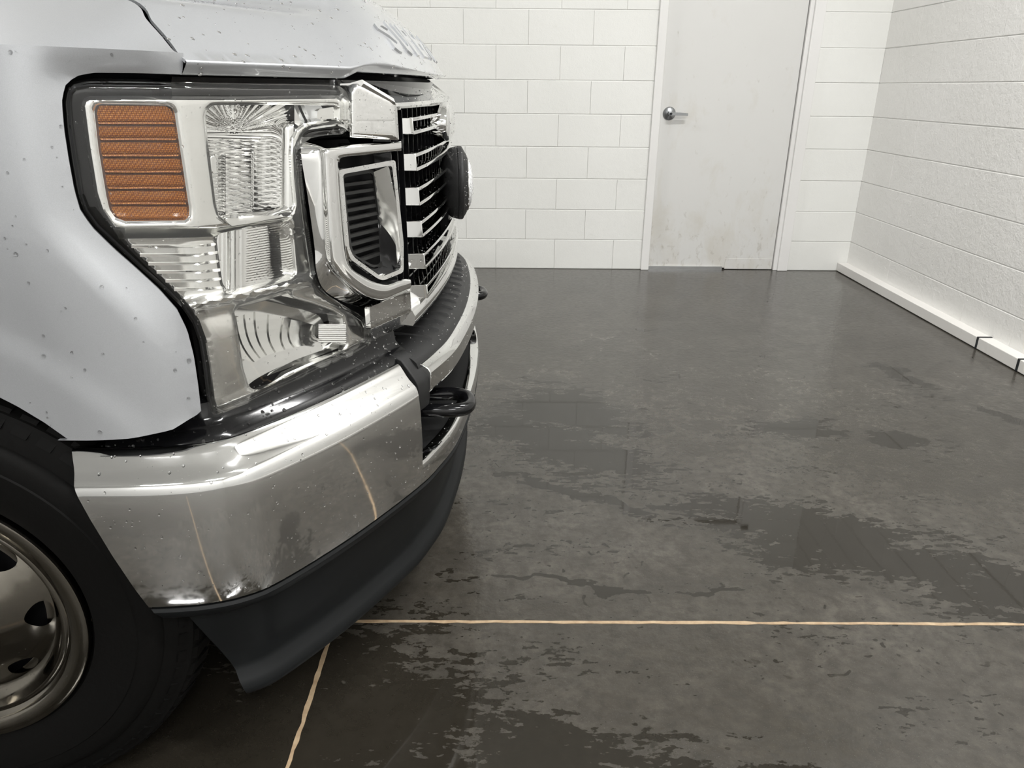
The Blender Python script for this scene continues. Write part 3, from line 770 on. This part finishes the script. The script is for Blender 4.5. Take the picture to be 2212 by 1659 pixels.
# ---- C-shaped chrome bezels between lamp and grille, lofted section by section
ST = [[(866, 301), (866, 303.5), (866.5, 306.5), (867, 312), (867, 325), (866, 327)],
      [(780, 300), (780, 309), (781, 315), (784, 320), (788, 334), (788, 339)],
      [(700, 303), (712, 317), (719, 321), (727, 327), (742, 339), (745, 344)],
      [(657, 309), (691, 321), (703, 326), (714, 333), (733, 347), (738, 353)],
      [(651, 337), (690, 345), (703, 347), (715, 350), (731, 362), (737, 369)],
      [(664, 420), (694, 430), (708, 434), (719, 440), (736, 445), (742, 448)],
      [(679, 530), (702, 538), (716, 540), (730, 545), (746, 545), (752, 545)],
      [(684, 588), (709, 574), (724, 580), (741, 580), (757, 578), (762, 574)],
      [(702, 628), (735, 605), (749, 610), (764, 609), (779, 596), (783, 590)],
      [(747, 654), (773, 636), (785, 637), (796, 631), (805, 610), (808, 603)],
      [(793, 665), (814, 651), (823, 648), (830, 638), (835, 616), (838, 608)],
      [(842, 651), (850, 641), (857, 636), (862, 628), (866, 606), (866, 599)],
      [(884, 629), (885, 627), (886.5, 623), (888, 616), (887, 605), (882, 599)]]
OFF = [-.06, -.014, -.002, .001, -.002, -.034]
cols = [catmull([s[k] for s in ST], 8) for k in range(6)]
rows = []
for i in range(len(cols[0])):
    oa = np.interp(i/8, [0, 2, 3, 4, 8, 9, 10, 11, 12], [-.06, -.06, -.042, -.028, -.028, -.034, -.042, -.05, -.05])
    ctl = [np.r_[cols[k][i], oa if k == 0 else OFF[k]] for k in range(6)]
    # a fine groove between the two front bands
    fine = catmull(ctl, 5); j = 5*3
    rows.append(fine)
rows = np.array(rows); nR, nC, _ = rows.shape
pts = rows.reshape(-1, 3); P = hit(pts[:, :2], F_C, pts[:, 2])
Fq = [(i*nC+j, i*nC+j+1, (i+1)*nC+j+1, (i+1)*nC+j) for i in range(nR-1) for j in range(nC-1)]
Fq += [tuple(range(nC)), tuple((nR-1)*nC+j for j in reversed(range(nC)))]
cbz = part('vent_bezel', (P, Fq), M['chrome'], None, 60, True)
INF_O = rounded([(732, 367), (854, 345), (863, 440), (872, 525), (872, 588), (828, 606), (816, 602), (757, 560), (749, 535)], 6)
INF_H = rounded([(741, 376), (847, 357), (856, 440), (864, 520), (866, 581), (827, 597), (818, 594), (765, 556), (755, 536)], 7)
inf = part('vent_frame', patch(INF_O, F_C, -.010, .007, holes=[INF_H], step=5, bstep=4, back=False), M['chrome'], cbz, 45, True)
VWL = lambda y: 806+(y-370)*.118
VWR = lambda y: 848+(y-360)*.083
part('vent_wall', patch([(VWL(y), y) for y in np.linspace(372, 576, 8)]+[(VWR(y)+2, y) for y in np.linspace(584, 354, 8)], F_C, t=.002, step=6, offf=lambda p: -.043+.032*np.clip((p[:, 0]-VWL(p[:, 1]))/(VWR(p[:, 1])-VWL(p[:, 1])), 0, 1.05)), M['bezel'], cbz, 30, True)
part('vent_floor', patch([(757, 545), (768, 556), (803, 577), (830, 574), (866, 580), (830, 600), (815, 596)], F_C, t=.002, step=6, offf=lambda p: -.043+.030*np.clip((p[:, 1]-(545+.62*(np.clip(p[:, 0], 757, 803)-757)-.1*np.clip(p[:, 0]-810, 0, 60)))/22, 0, 1)), M['chrome'], cbz, 30, True)
part('vent_well', patch(expand(INF_O, 22), F_C, -.062, .004, step=18), M['black'], cbz, 30, True)
LV = [(738, 384), (744, 378), (802, 368), (811, 375), (824, 470), (831, 560), (829, 572), (818, 578), (803, 577), (765, 556), (755, 536)]
LVr = rounded(LV, 6)
part('vent_grille_frame', patch(expand(LVr, 2), F_C, -.042, .004, holes=[expand(LVr, -5)], step=5, bstep=4), M['louver'], cbz, 40, True)
for k in range(11):
    yl_, yr_ = 401+k*18.6, 391+k*17.0
    y_ = (yl_+yr_)/2
    if y_ > 572: break
    xa, xb = edges(LV, min(y_, 570)); xa -= 2; xb += 1
    part('vent_slat', patch([(xa, yl_-3.5), (xb, yr_-3.5), (xb, yr_+3.5), (xa, yl_+3.5)], F_C, t=.010, step=8, offf=lambda p, yl_=yl_: -.0445), M['louver'], cbz, 30, True)
# plate under the C
PL = rounded([(798, 664), (886, 627), (890, 694), (803, 738)], 4)
plq = part('lower_plate', patch(PL, F_C, 0., .010, step=6, bstep=4, rings=(2, 4, 7), offf=lambda p: .0-.0012*np.clip(p[:, 1]-(712-.47*(p[:, 0]-800)), 0, 40)), M['chrome'], None, 35, True)
part('filler_behind_plate', patch([(690, 600), (760, 640), (800, 655), (900, 600), (900, 720), (800, 742), (760, 760)], F_C, -.085, .004, step=22), M['black'], None, 30, True)

# ---- grille: bars with open slots, fins behind, lower frame
gi = []
for Y in np.linspace(1.405, 2*YC-1.405, 30): gi.append([(G(Y, z)-.062, Y, z) for z in np.linspace(.76, 1.17, 5)])
grille = part('grille', (lambda v, f: (v, f))(*loft(gi)), M['black'], None, 40)
YB = 1.452
def zat(px, Y=YB): 
    d = rays([px])[0]; return CAM_H+d[2]/d[1]*Y
BARS = [((886, 254), (888, 290)), ((893, 331.5), (895, 369)), ((898, 404.5), (899, 443.5)), ((904.6, 477), (906, 512)), ((908, 547), (909, 580)), ((911, 614.5), (911, 643))]
ygr = np.r_[np.linspace(YB, YC, 22), (2*YC-np.linspace(YB, YC, 22))[::-1][1:]]
BZ = [(zat(u), zat(l)) for u, l in BARS]
def blade(z, th, depth, f=0., y=ygr, dz=0.):
    secs = []
    for Y in y:
        X = G(Y, z)+f
        secs.append([(X, Y, z-th/2), (X+.0006, Y, z), (X, Y, z+th/2), (X-.004, Y, z+th/2+.0006+dz*.1), (X-depth, Y, z+th/2+dz), (X-depth, Y, z-th/2+dz)])
    return sweep(secs)
for zu, zl_ in BZ:
    bar = part('grille_bar', blade(zu-.003, .0062, .040, 0, dz=-.004), M['chrome'], grille, 35)
    part('grille_bar', blade(zl_+.003, .0062, .036, 0, dz=.002), M['chrome'], grille, 35)
    for s in (0, 1):
        secs = []
        for xo in (-.075, -.012, -.003, 0):
            w = .0165 if xo > -.01 else .0165
            row = []
            for yo, z in ((0, zl_), (0, zu), (.0045, zu), (.0045, zl_)):
                Y = YB-.004+yo+ (0 if xo > -.02 else -.012); zz = z
                row.append((G(YB, z)+xo, Y if not s else 2*YC-Y, zz))
            secs.append(row if s else row)
        bev(part('bar_bracket', sweep(secs), M['chrome'], grille, 30), .0012)
gaps = [(BZ[i][1]+BZ[i+1][0])/2 for i in range(5)]
for z in gaps: part('inner_blade', blade(z, .004, .02, -.034), M['gloss_black'], grille, 35)
for k in range(26):
    Y = 1.36+k*.0416
    part('grille_fin', box(G(Y, .95)-.056, G(Y, .95)-.026, Y-.0018, Y+.0018, .775, 1.145), M['gloss_black'], grille, 0)
secs = []
for Y in np.r_[np.linspace(1.372, YC, 26), (2*YC-np.linspace(1.372, YC, 26))[::-1][1:]]:
    X = -.136-.17*(Y-YC)**2
    secs.append([(X-.03, Y, .745), (X-.004, Y, .742), (X, Y, .748), (X+.001, Y, .762), (X-.004, Y, .772), (X-.016, Y, .779), (X-.05, Y, .774), (X-.05, Y, .745)])
part('grille_lower_frame', sweep(secs), M['chrome'], grille, 40)
# oval boss at the centre of the grille
V, F = lathe([(-.06, 1.), (-.012, 1.), (-.004, .96), (0, .86), (.004, .6), (.006, 0)], 40, lambda a, r, t: (-.139+a, YC+.115*r*math.cos(t), 1.095+.045*r*math.sin(t)))
part('centre_boss', (V, F), M['chrome'], grille, 40)
# round driving lamp in front of the grille
lc = (YC, .953)
LPS = math.radians(6)
def lp(a, r, t):
    u, v = a+.14, r*math.cos(t)
    return (-.14+u*math.cos(LPS)-v*math.sin(LPS), lc[0]+v*math.cos(LPS)-u*math.sin(LPS), lc[1]+r*math.sin(t))
dl = part('driving_lamp', lathe([(-.19, .028), (-.172, .034), (-.165, .055), (-.155, .074), (-.143, .083), (-.129, .0865), (-.1275, .0865)], 48, lp), M['plastic'], None, 40)
part('lamp_rim', lathe([(-.1275, .0855), (-.1255, .0875), (-.118, .0875), (-.1145, .086), (-.103, .066), (-.1015, .064), (-.104, .0625)], 48, lp), M['plastic'], dl, 40)
part('lamp_trim', lathe([(-.1035, .0655), (-.1005, .0645), (-.1005, .0625), (-.104, .061)], 48, lp), M['chrome'], dl, 40)
part('lamp_lens', lathe([(-.103, .0625), (-.096, .055), (-.090, .036), (-.0875, .015), (-.087, 0)], 48, lp), M['lamp_lens'], dl, 60)
part('lamp_bracket', box(-.20, -.15, YC-.02, YC+.02, .855, .90), M['black'], dl, 0)

# ---- bumper: everything follows one plan curve
BP = [(-.70, .917), (-.62, .918), (-.523, .921), (-.455, .931), (-.405, .951), (-.365, .985), (-.297, 1.078), (-.239, 1.172), (-.172, 1.298), (-.143, 1.372), (-.113, 1.48), (-.095, 1.62), (-.085, 1.75), (-.082, YC)]
BP = np.array(BP); BPf = BP[::-1].copy(); BPf[:, 1] = 2*YC-BPf[:, 1]
PLAN = catmull(np.vstack([BP, BPf[1:]]), 12)
PS = np.r_[0, np.cumsum(np.hypot(*np.diff(PLAN, axis=0).T))]
PN = np.gradient(PLAN, axis=0); PN = np.c_[PN[:, 1], -PN[:, 0]]; PN /= np.linalg.norm(PN, axis=1)[:, None]
def at_s(s): return np.array([np.interp(s, PS, PLAN[:, 0]), np.interp(s, PS, PLAN[:, 1])]), np.array([np.interp(s, PS, PN[:, 0]), np.interp(s, PS, PN[:, 1])])
def s_y(Y): return np.interp(Y, PLAN[:, 1], PS)
def s_x(X): return np.interp(X, PLAN[:len(PLAN)//2, 0], PS[:len(PLAN)//2])
def follow(prof, s0, s1, n, caps=True):
    """prof [(offset outwards, z)] closed; s0, s1 numbers or functions of z"""
    secs = []
    for k in range(n+1):
        row = []
        for o, z in prof:
            a = s0(z) if callable(s0) else s0; b = s1(z) if callable(s1) else s1
            c, nn = at_s(a+(b-a)*k/n)
            q = c+nn*o; row.append((q[0], q[1], z))
        secs.append(row)
    return sweep(secs, caps)
SA = s_y(1.302); SM = s_y(YC)
s_end = lambda z: s_x(-.632+(.69-z)*.335)
face = [(-.016, .424), (-.006, .4265), (-.0012, .431), (0, .438), (.0035, .47), (.0055, .53), (.004, .59), (.001, .625), (-.001, .634), (-.0045, .641)]
topc = [(-.010, .646), (-.018, .653), (-.025, .661), (-.032, .671), (-.038, .679), (-.043, .682), (-.054, .681)]
bump_ = part('bumper', follow(face+topc+[(-.054, .672), (-.03, .640), (-.018, .60), (-.018, .432)], s_end, SA, 90), M['bumper_chrome'], None, 28, True)
low = [(-.016, .424), (-.006, .4265), (-.0012, .431), (0, .438), (.0035, .462), (.003, .476), (0, .4815), (-.004, .483), (-.022, .483), (-.024, .47), (-.02, .43)]
part('bumper_lower_bar', follow(low, SA-.002, 2*SM-SA+.002, 90), M['bumper_chrome'], bump_, 28)
# centre strip
SC = s_y(1.345)
strip_ = [(-.014, .612), (-.002, .613), (.002, .620), (.003, .655), (-.002, .663), (-.012, .669), (-.020, .671), (-.024, .668), (-.024, .615)]
bev(part('bumper_centre_strip', follow(strip_, SC, 2*SM-SC, 80), M['bumper_chrome'], bump_, 28), .0015)
# black step pad with its ribs, its end pieces wrap down beside the chrome
pad = [(-.020, .640), (-.018, .668), (-.022, .676), (-.030, .682), (-.05, .690), (-.075, .695), (-.16, .698), (-.16, .66), (-.05, .64)]
SP = s_y(1.312)
step = part('step_pad', follow(pad, SC-.012, 2*SM-SC+.012, 80), M['plastic'], bump_, 35)
for k in range(16):
    Y = 1.46+k*.056
    c, nn = at_s(s_y(Y)); tx = np.array([-nn[1], nn[0]]); secs = []
    for o, dz, w in ((-.040, -.002, .004), (-.046, .0035, .006), (-.058, .0055, .007), (-.118, .0075, .007), (-.128, .004, .005)):
        q = c+np.array([1, 0])*o; zz = .6905 + (.0045 if o < -.07 else 0)
        secs.append([(q[0], q[1]-w, zz-.006), (q[0], q[1]-w*.45, zz+dz), (q[0], q[1]+w*.45, zz+dz), (q[0], q[1]+w, zz-.006)])
    part('step_rib', sweep(secs), M['plastic'], step, 50)
cap = [(-.030, .585), (-.006, .585), (-.003, .60), (-.003, .640), (-.007, .650), (-.022, .668), (-.040, .688), (-.06, .694), (-.16, .697), (-.16, .66), (-.06, .64), (-.03, .62)]
bev(part('pad_end', follow(cap, SP-.004, SC+.006, 8), M['plastic'], bump_, 40, True), .002)
# black panel between bumper and lamp
fil = [(-.046, .678), (-.053, .690), (-.068, .697), (-.078, .708), (-.082, .730), (-.098, .736), (-.12, .72), (-.12, .65), (-.056, .65)]
part('lamp_filler', follow(fil, lambda z: s_x(-.585), s_y(1.36), 60), M['gloss_black'], None, 35, True)
# dark opening behind the hooks
part('bumper_opening', follow([(-.11, .44), (-.10, .44), (-.10, .66), (-.11, .66)], SA-.02, 2*SM-SA+.02, 50), M['black'], bump_, 30)
part('opening_side', follow([(-.11, .44), (-.017, .44), (-.017, .63), (-.11, .63)], SA-.012, SA-.008, 1), M['plastic'], bump_, 30, True)
part('opening_shelf', follow([(-.11, .462), (-.020, .462), (-.020, .476), (-.11, .466)], SA, 2*SM-SA, 50), M['plastic'], bump_, 30)
# tow hooks
hk = catmull([(-.22, 1.392, .556), (-.16, 1.388, .556), (-.115, 1.388, .556), (-.088, 1.400, .555), (-.0795, 1.432, .553), (-.088, 1.464, .555), (-.115, 1.476, .556), (-.16, 1.474, .556), (-.22, 1.470, .556)], 7)
part('tow_hook', tube(hk, .0145, 14), M['gloss_black'], None, 60, True)
# lower black lip, air dam
lipz = [(-.018, .426), (-.004, .425), (-.001, .420), (-.004, .408), (-.016, .398), (-.034, .394), (-.034, .425)]
part('bumper_lip', follow(lipz, lambda z: s_x(-.545+(.426-z)*.9), 2*SM-s_x(-.545), 110), M['dam'], None, 40)
D0 = [(-.030, .424), (-.024, .42), (-.034, .36), (-.047, .30), (-.054, .262), (-.052, .250), (-.040, .236), (-.034, .222), (-.034, .212), (-.040, .205), (-.058, .204), (-.064, .26), (-.05, .34), (-.04, .42)]
dam = part('air_dam', follow(D0, lambda z: s_x(-.505)+(.40-z)*.42, lambda z: 2*SM-(s_x(-.505)+(.40-z)*.42), 120), M['dam'], None, 50)
# scooped recess of the dam under the near tow hook
part('dam_shield', merge([box(-1.2, -.33, 1.12, 2.64, .30, .40)]), M['black'], dam, 0)

# ---- front wheels
def wheel(yc, side):
    cx, cz, k_, st = -.888, .3955, 1.012, math.radians(3.5)
    def pl(a, r, t):
        u, v = r*k_*math.cos(t), side*a
        return (cx+u*math.cos(st)-v*math.sin(st), yc+u*math.sin(st)+v*math.cos(st), cz+r*k_*math.sin(t))
    ty = [(.20, .225), (.235, .25), (.24, .30), (.235, .345), (.215, .378), (.18, .389), (.10, .391), (.055, .386), (.038, .379), (.032, .366), (.026, .352), (.0225, .340), (.018, .338), (.010, .325), (.0095, .305), (.0075, .303), (.008, .285), (.012, .262), (.016, .245), (.018, .236), (.030, .228)]
    V, F = lathe([(a, r) for a, r in ty], 120, pl)
    if side < 0: F = [tuple(reversed(f)) for f in F]
    w = part('front_wheel', (V, F), M['tyre'], None, 35)
    parts = []
    for k in range(64):                                            # shoulder lugs
        t0 = 2*math.pi*k/64; t1 = t0+2*math.pi/64*.62
        v = [pl(a, r, t) for t in (t0, t1) for a, r in ((.026, .362), (.046, .386), (.09, .396), (.09, .388), (.05, .378), (.03, .36))]
        f = [(0, 1, 7, 6), (1, 2, 8, 7), (2, 3, 9, 8), (0, 6, 11, 5), (0, 5, 4, 1), (1, 4, 3, 2), (6, 7, 10, 11), (7, 8, 9, 10)]
        part('tread_lug', (v, f), M['tyre'], w, 0)
    rm = [(.028, .2285), (.016, .2315), (.010, .2300), (.0085, .2260), (.010, .2050), (.014, .2020), (.021, .2000), (.024, .1955), (.021, .1910), (.022, .1860), (.034, .1800), (.046, .1720), (.052, .1600), (.050, .1500)]
    V, F = lathe(rm, 96, pl)
    if side < 0: F = [tuple(reversed(f)) for f in F]
    part('rim', (V, F), M['rim'], w, 50)
    # domed disc with eight hand holes
    pr_ = np.array([(.052, .166), (.046, .156), (.038, .146), (.030, .134), (.018, .120), (.004, .104), (-.008, .090), (-.012, .080), (-.013, .068)])[::-1]
    circ = lambda r, n: [(r*math.cos(2*math.pi*i/n), r*math.sin(2*math.pi*i/n)) for i in range(n)]
    hls = [circ(.0695, 60)]
    for k in range(8):
        a0 = 2*math.pi*(k-.08)/8
        hl_ = []
        for q in range(28):
            b0 = 2*math.pi*q/28; r = .1455+.0165*math.sin(b0); th = a0+.155*math.cos(b0)*(1+.25*math.sin(b0))
            hl_.append((r*math.cos(th), r*math.sin(th)))
        hls.append(hl_)
    pp, T = cdt(circ(.166, 120), hls, .007, .0045)
    rr = np.hypot(pp[:, 0], pp[:, 1]); ax = np.interp(rr, pr_[:, 1], pr_[:, 0])
    V = [pl(a, r, math.atan2(v, u)) for a, r, (u, v) in zip(ax, rr, pp)]
    F = [tuple(t) if (pp[t[1]]-pp[t[0]])[0]*(pp[t[2]]-pp[t[0]])[1]-(pp[t[1]]-pp[t[0]])[1]*(pp[t[2]]-pp[t[0]])[0] > 0 else tuple(reversed(tuple(t))) for t in T]
    if side < 0: F = [tuple(reversed(f)) for f in F]
    part('wheel_disc', (V, F), M['rim'], w, 50)
    hb = [(-.013, .071), (-.030, .069), (-.034, .064), (-.036, .052), (-.060, .048), (-.066, .042), (-.068, .0)]
    V, F = lathe(hb, 48, pl)
    if side < 0: F = [tuple(reversed(f)) for f in F]
    part('hub_cap', (V, F), M['rim'], w, 35)
    V, F = lathe([(.07, .19), (.07, .0)], 32, pl)
    part('brake_drum', (V, F), M['black'], w, 35)
wheel(.910, 1); wheel(2*YC-.910, -1)
# dark liner over each wheel
ln = []
for t in np.linspace(math.radians(36), math.radians(180), 24):
    r = .45
    ln.append([(-.90+r*math.cos(t), y, .43+r*math.sin(t)) for y in (.968, 1.15, 1.25)])
part('wheel_liner', loft(ln), M['black'], None, 40, True)
part('liner_wall', box(-1.38, -.42, 1.22, 1.25, .25, 1.15), M['black'], None, 0, True)

# ---- cab behind the fender (outside the picture, closes the truck)
cs = [(-1.756, .50), (-1.756, 1.225), (-3.3, 1.26), (-3.3, .50)]
cp, T = cdt(cs, [], .06)
def Ycab(X, Z): return .918-.016*np.exp(-((Z-1.02)/.17)**2)
P = np.c_[cp[:, 0], Ycab(cp[:, 0], cp[:, 1]), cp[:, 1]]; Nn = np.tile([0, -1., 0], (len(P), 1))
doorp = part('cab_door', shell(P, Nn, T, .02), M['paint'], None, 40, True)
gl = [(-1.95, .955, 1.25), (-2.35, 1.10, 1.88), (-3.25, 1.10, 1.90), (-3.25, .955, 1.26)]
part('side_window', (gl+[(a, b+.01, c) for a, b, c in gl], [(0, 1, 2, 3), (7, 6, 5, 4), (0, 4, 5, 1), (1, 5, 6, 2), (2, 6, 7, 3), (3, 7, 4, 0)]), M['window'], doorp, 0, True)
ws = [(-1.74, 1.15, 1.36), (-1.74, 2.61, 1.36), (-2.33, 2.58, 1.89), (-2.33, 1.18, 1.89)]
wsc = part('windshield', (ws+[(a-.015, b, c-.01) for a, b, c in ws], [(0, 1, 2, 3), (7, 6, 5, 4), (0, 4, 5, 1), (1, 5, 6, 2), (2, 6, 7, 3), (3, 7, 4, 0)]), M['window'], None, 0)
part('cab_pillar', sweep([[(-1.78, .93, 1.215), (-1.74, 1.15, 1.355), (-1.84, 1.16, 1.33), (-1.97, .95, 1.235)], [(-2.34, 1.085, 1.885), (-2.32, 1.18, 1.90), (-2.40, 1.2, 1.90), (-2.42, 1.10, 1.89)]]), M['paint'], wsc, 0, True)
bev(part('cab_roof', box(-3.3, -2.32, 1.08, 2.68, 1.88, 1.94), M['paint'], None, 30), .025, 4)
part('cowl', box(-1.83, -1.70, 1.1, 2.66, 1.20, 1.345), M['plastic'], None, 0)
part('cab_back', box(-3.32, -3.3, .93, 2.83, .5, 1.9), M['paint'], None, 0)

# ------------------------------------------------------------------ water drops on the truck
def drops(targets, total, rmin, rmax, keep=None, flat=.55):
    tri = []
    for o, wgt in targets:
        me = o.data; co = np.array([tuple(v.co) for v in me.vertices]); me.calc_loop_triangles()
        tr = np.array([t.vertices for t in me.loop_triangles]); A, B, C = co[tr[:, 0]], co[tr[:, 1]], co[tr[:, 2]]
        cr = np.cross(B-A, C-A); ar = np.linalg.norm(cr, axis=1)/2; ok = ar > 1e-12
        n = np.zeros_like(cr); n[ok] = cr[ok]/(2*ar[ok])[:, None]
        cen = (A+B+C)/3; ok &= (n*(ORG-cen)).sum(1) > 0            # the outer skins, as seen from the near side
        if keep is not None: ok &= keep(cen)
        tri.append((A[ok], B[ok], C[ok], n[ok], ar[ok]*wgt))
    A, B, C, n, w = (np.concatenate([t[i] for t in tri]) for i in range(5))
    idx = rng.choice(len(w), total, p=w/w.sum())
    V, F = [], []
    for i in idx:
        u, v = rng.random(2)
        if u+v > 1: u, v = 1-u, 1-v
        p = A[i]+u*(B[i]-A[i])+v*(C[i]-A[i]); nn = n[i]
        r = rmin+(rmax-rmin)*rng.random()**3.2
        down = np.array([0, 0, -1.])-nn*(-nn[2]); dl_ = np.linalg.norm(down)
        t1 = down/dl_ if dl_ > .2 else np.cross(nn, [0, 1, .1]); t1 = t1/np.linalg.norm(t1); t2 = np.cross(nn, t1)
        el = 1+.35*rng.random()*(1 if dl_ > .4 else 0); b0 = len(V)
        for ring, hgt in ((1., 0.), (.82, .55), (.45, .92)):
            for k in range(7):
                a = 2*math.pi*k/7
                V.append(p+t1*math.cos(a)*r*ring*el+t2*math.sin(a)*r*ring+nn*(hgt*r*flat+.00005))
        V.append(p+nn*(r*flat))
        for q in range(2):
            for k in range(7):
                F.append((b0+q*7+k, b0+q*7+(k+1) % 7, b0+(q+1)*7+(k+1) % 7, b0+(q+1)*7+k))
        for k in range(7): F.append((b0+14+k, b0+14+(k+1) % 7, b0+21))
        F.append(tuple(b0+k for k in reversed(range(7))))
    return V, F
def named(n): return [o for o in truck.children_recursive if o.name.split('.')[0] == n]
near = lambda c: (c[:, 1] < 2.3)
groups = [
    ([(o, 1) for o in named('fender')[:1]]+[(o, 1.5) for o in named('hood_lip')+named('hood')], 620, .0006, .0034, lambda c: (c[:, 0] > -.75) & (c[:, 1] < 2.3)),
    ([(o, 1) for o in named('vent_bezel')[:1]+named('vent_frame')[:1]+named('grille_corner')[:1]+named('lower_plate')[:1]], 620, .0004, .0017, near),
    ([(o, 1) for o in named('grille_bar')+named('bar_bracket')+named('grille_header')+named('centre_boss')], 1500, .0005, .0022, near),
    ([(o, 1) for o in named('lens_cover')[:1]], 330, .0005, .0017, near),
    ([(o, 1) for o in named('bumper')[:1]], 420, .0005, .0026, near),
    ([(o, 1) for o in named('bumper_centre_strip')+named('step_pad')+named('tow_hook')+named('bumper_lower_bar')], 800, .0005, .0024, near),
    ([(o, 1) for o in named('lamp_filler')[:1]], 420, .0006, .0034, near),
    ([(o, 1) for o in named('air_dam')], 700, .0004, .0016, lambda c: c[:, 1] < 1.7),
    ([(o, 1) for o in named('driving_lamp')+named('lamp_rim')+named('lamp_lens')], 260, .0006, .002, near),
    ([(o, 1) for o in named('wheel_disc')[:1]+named('rim')[:1]], 200, .0005, .0018, near)]
part('water_drops', merge([drops(*g) for g in groups]), M['drop'], None, 60, kind='stuff', label='clear water drops on paint and chrome')
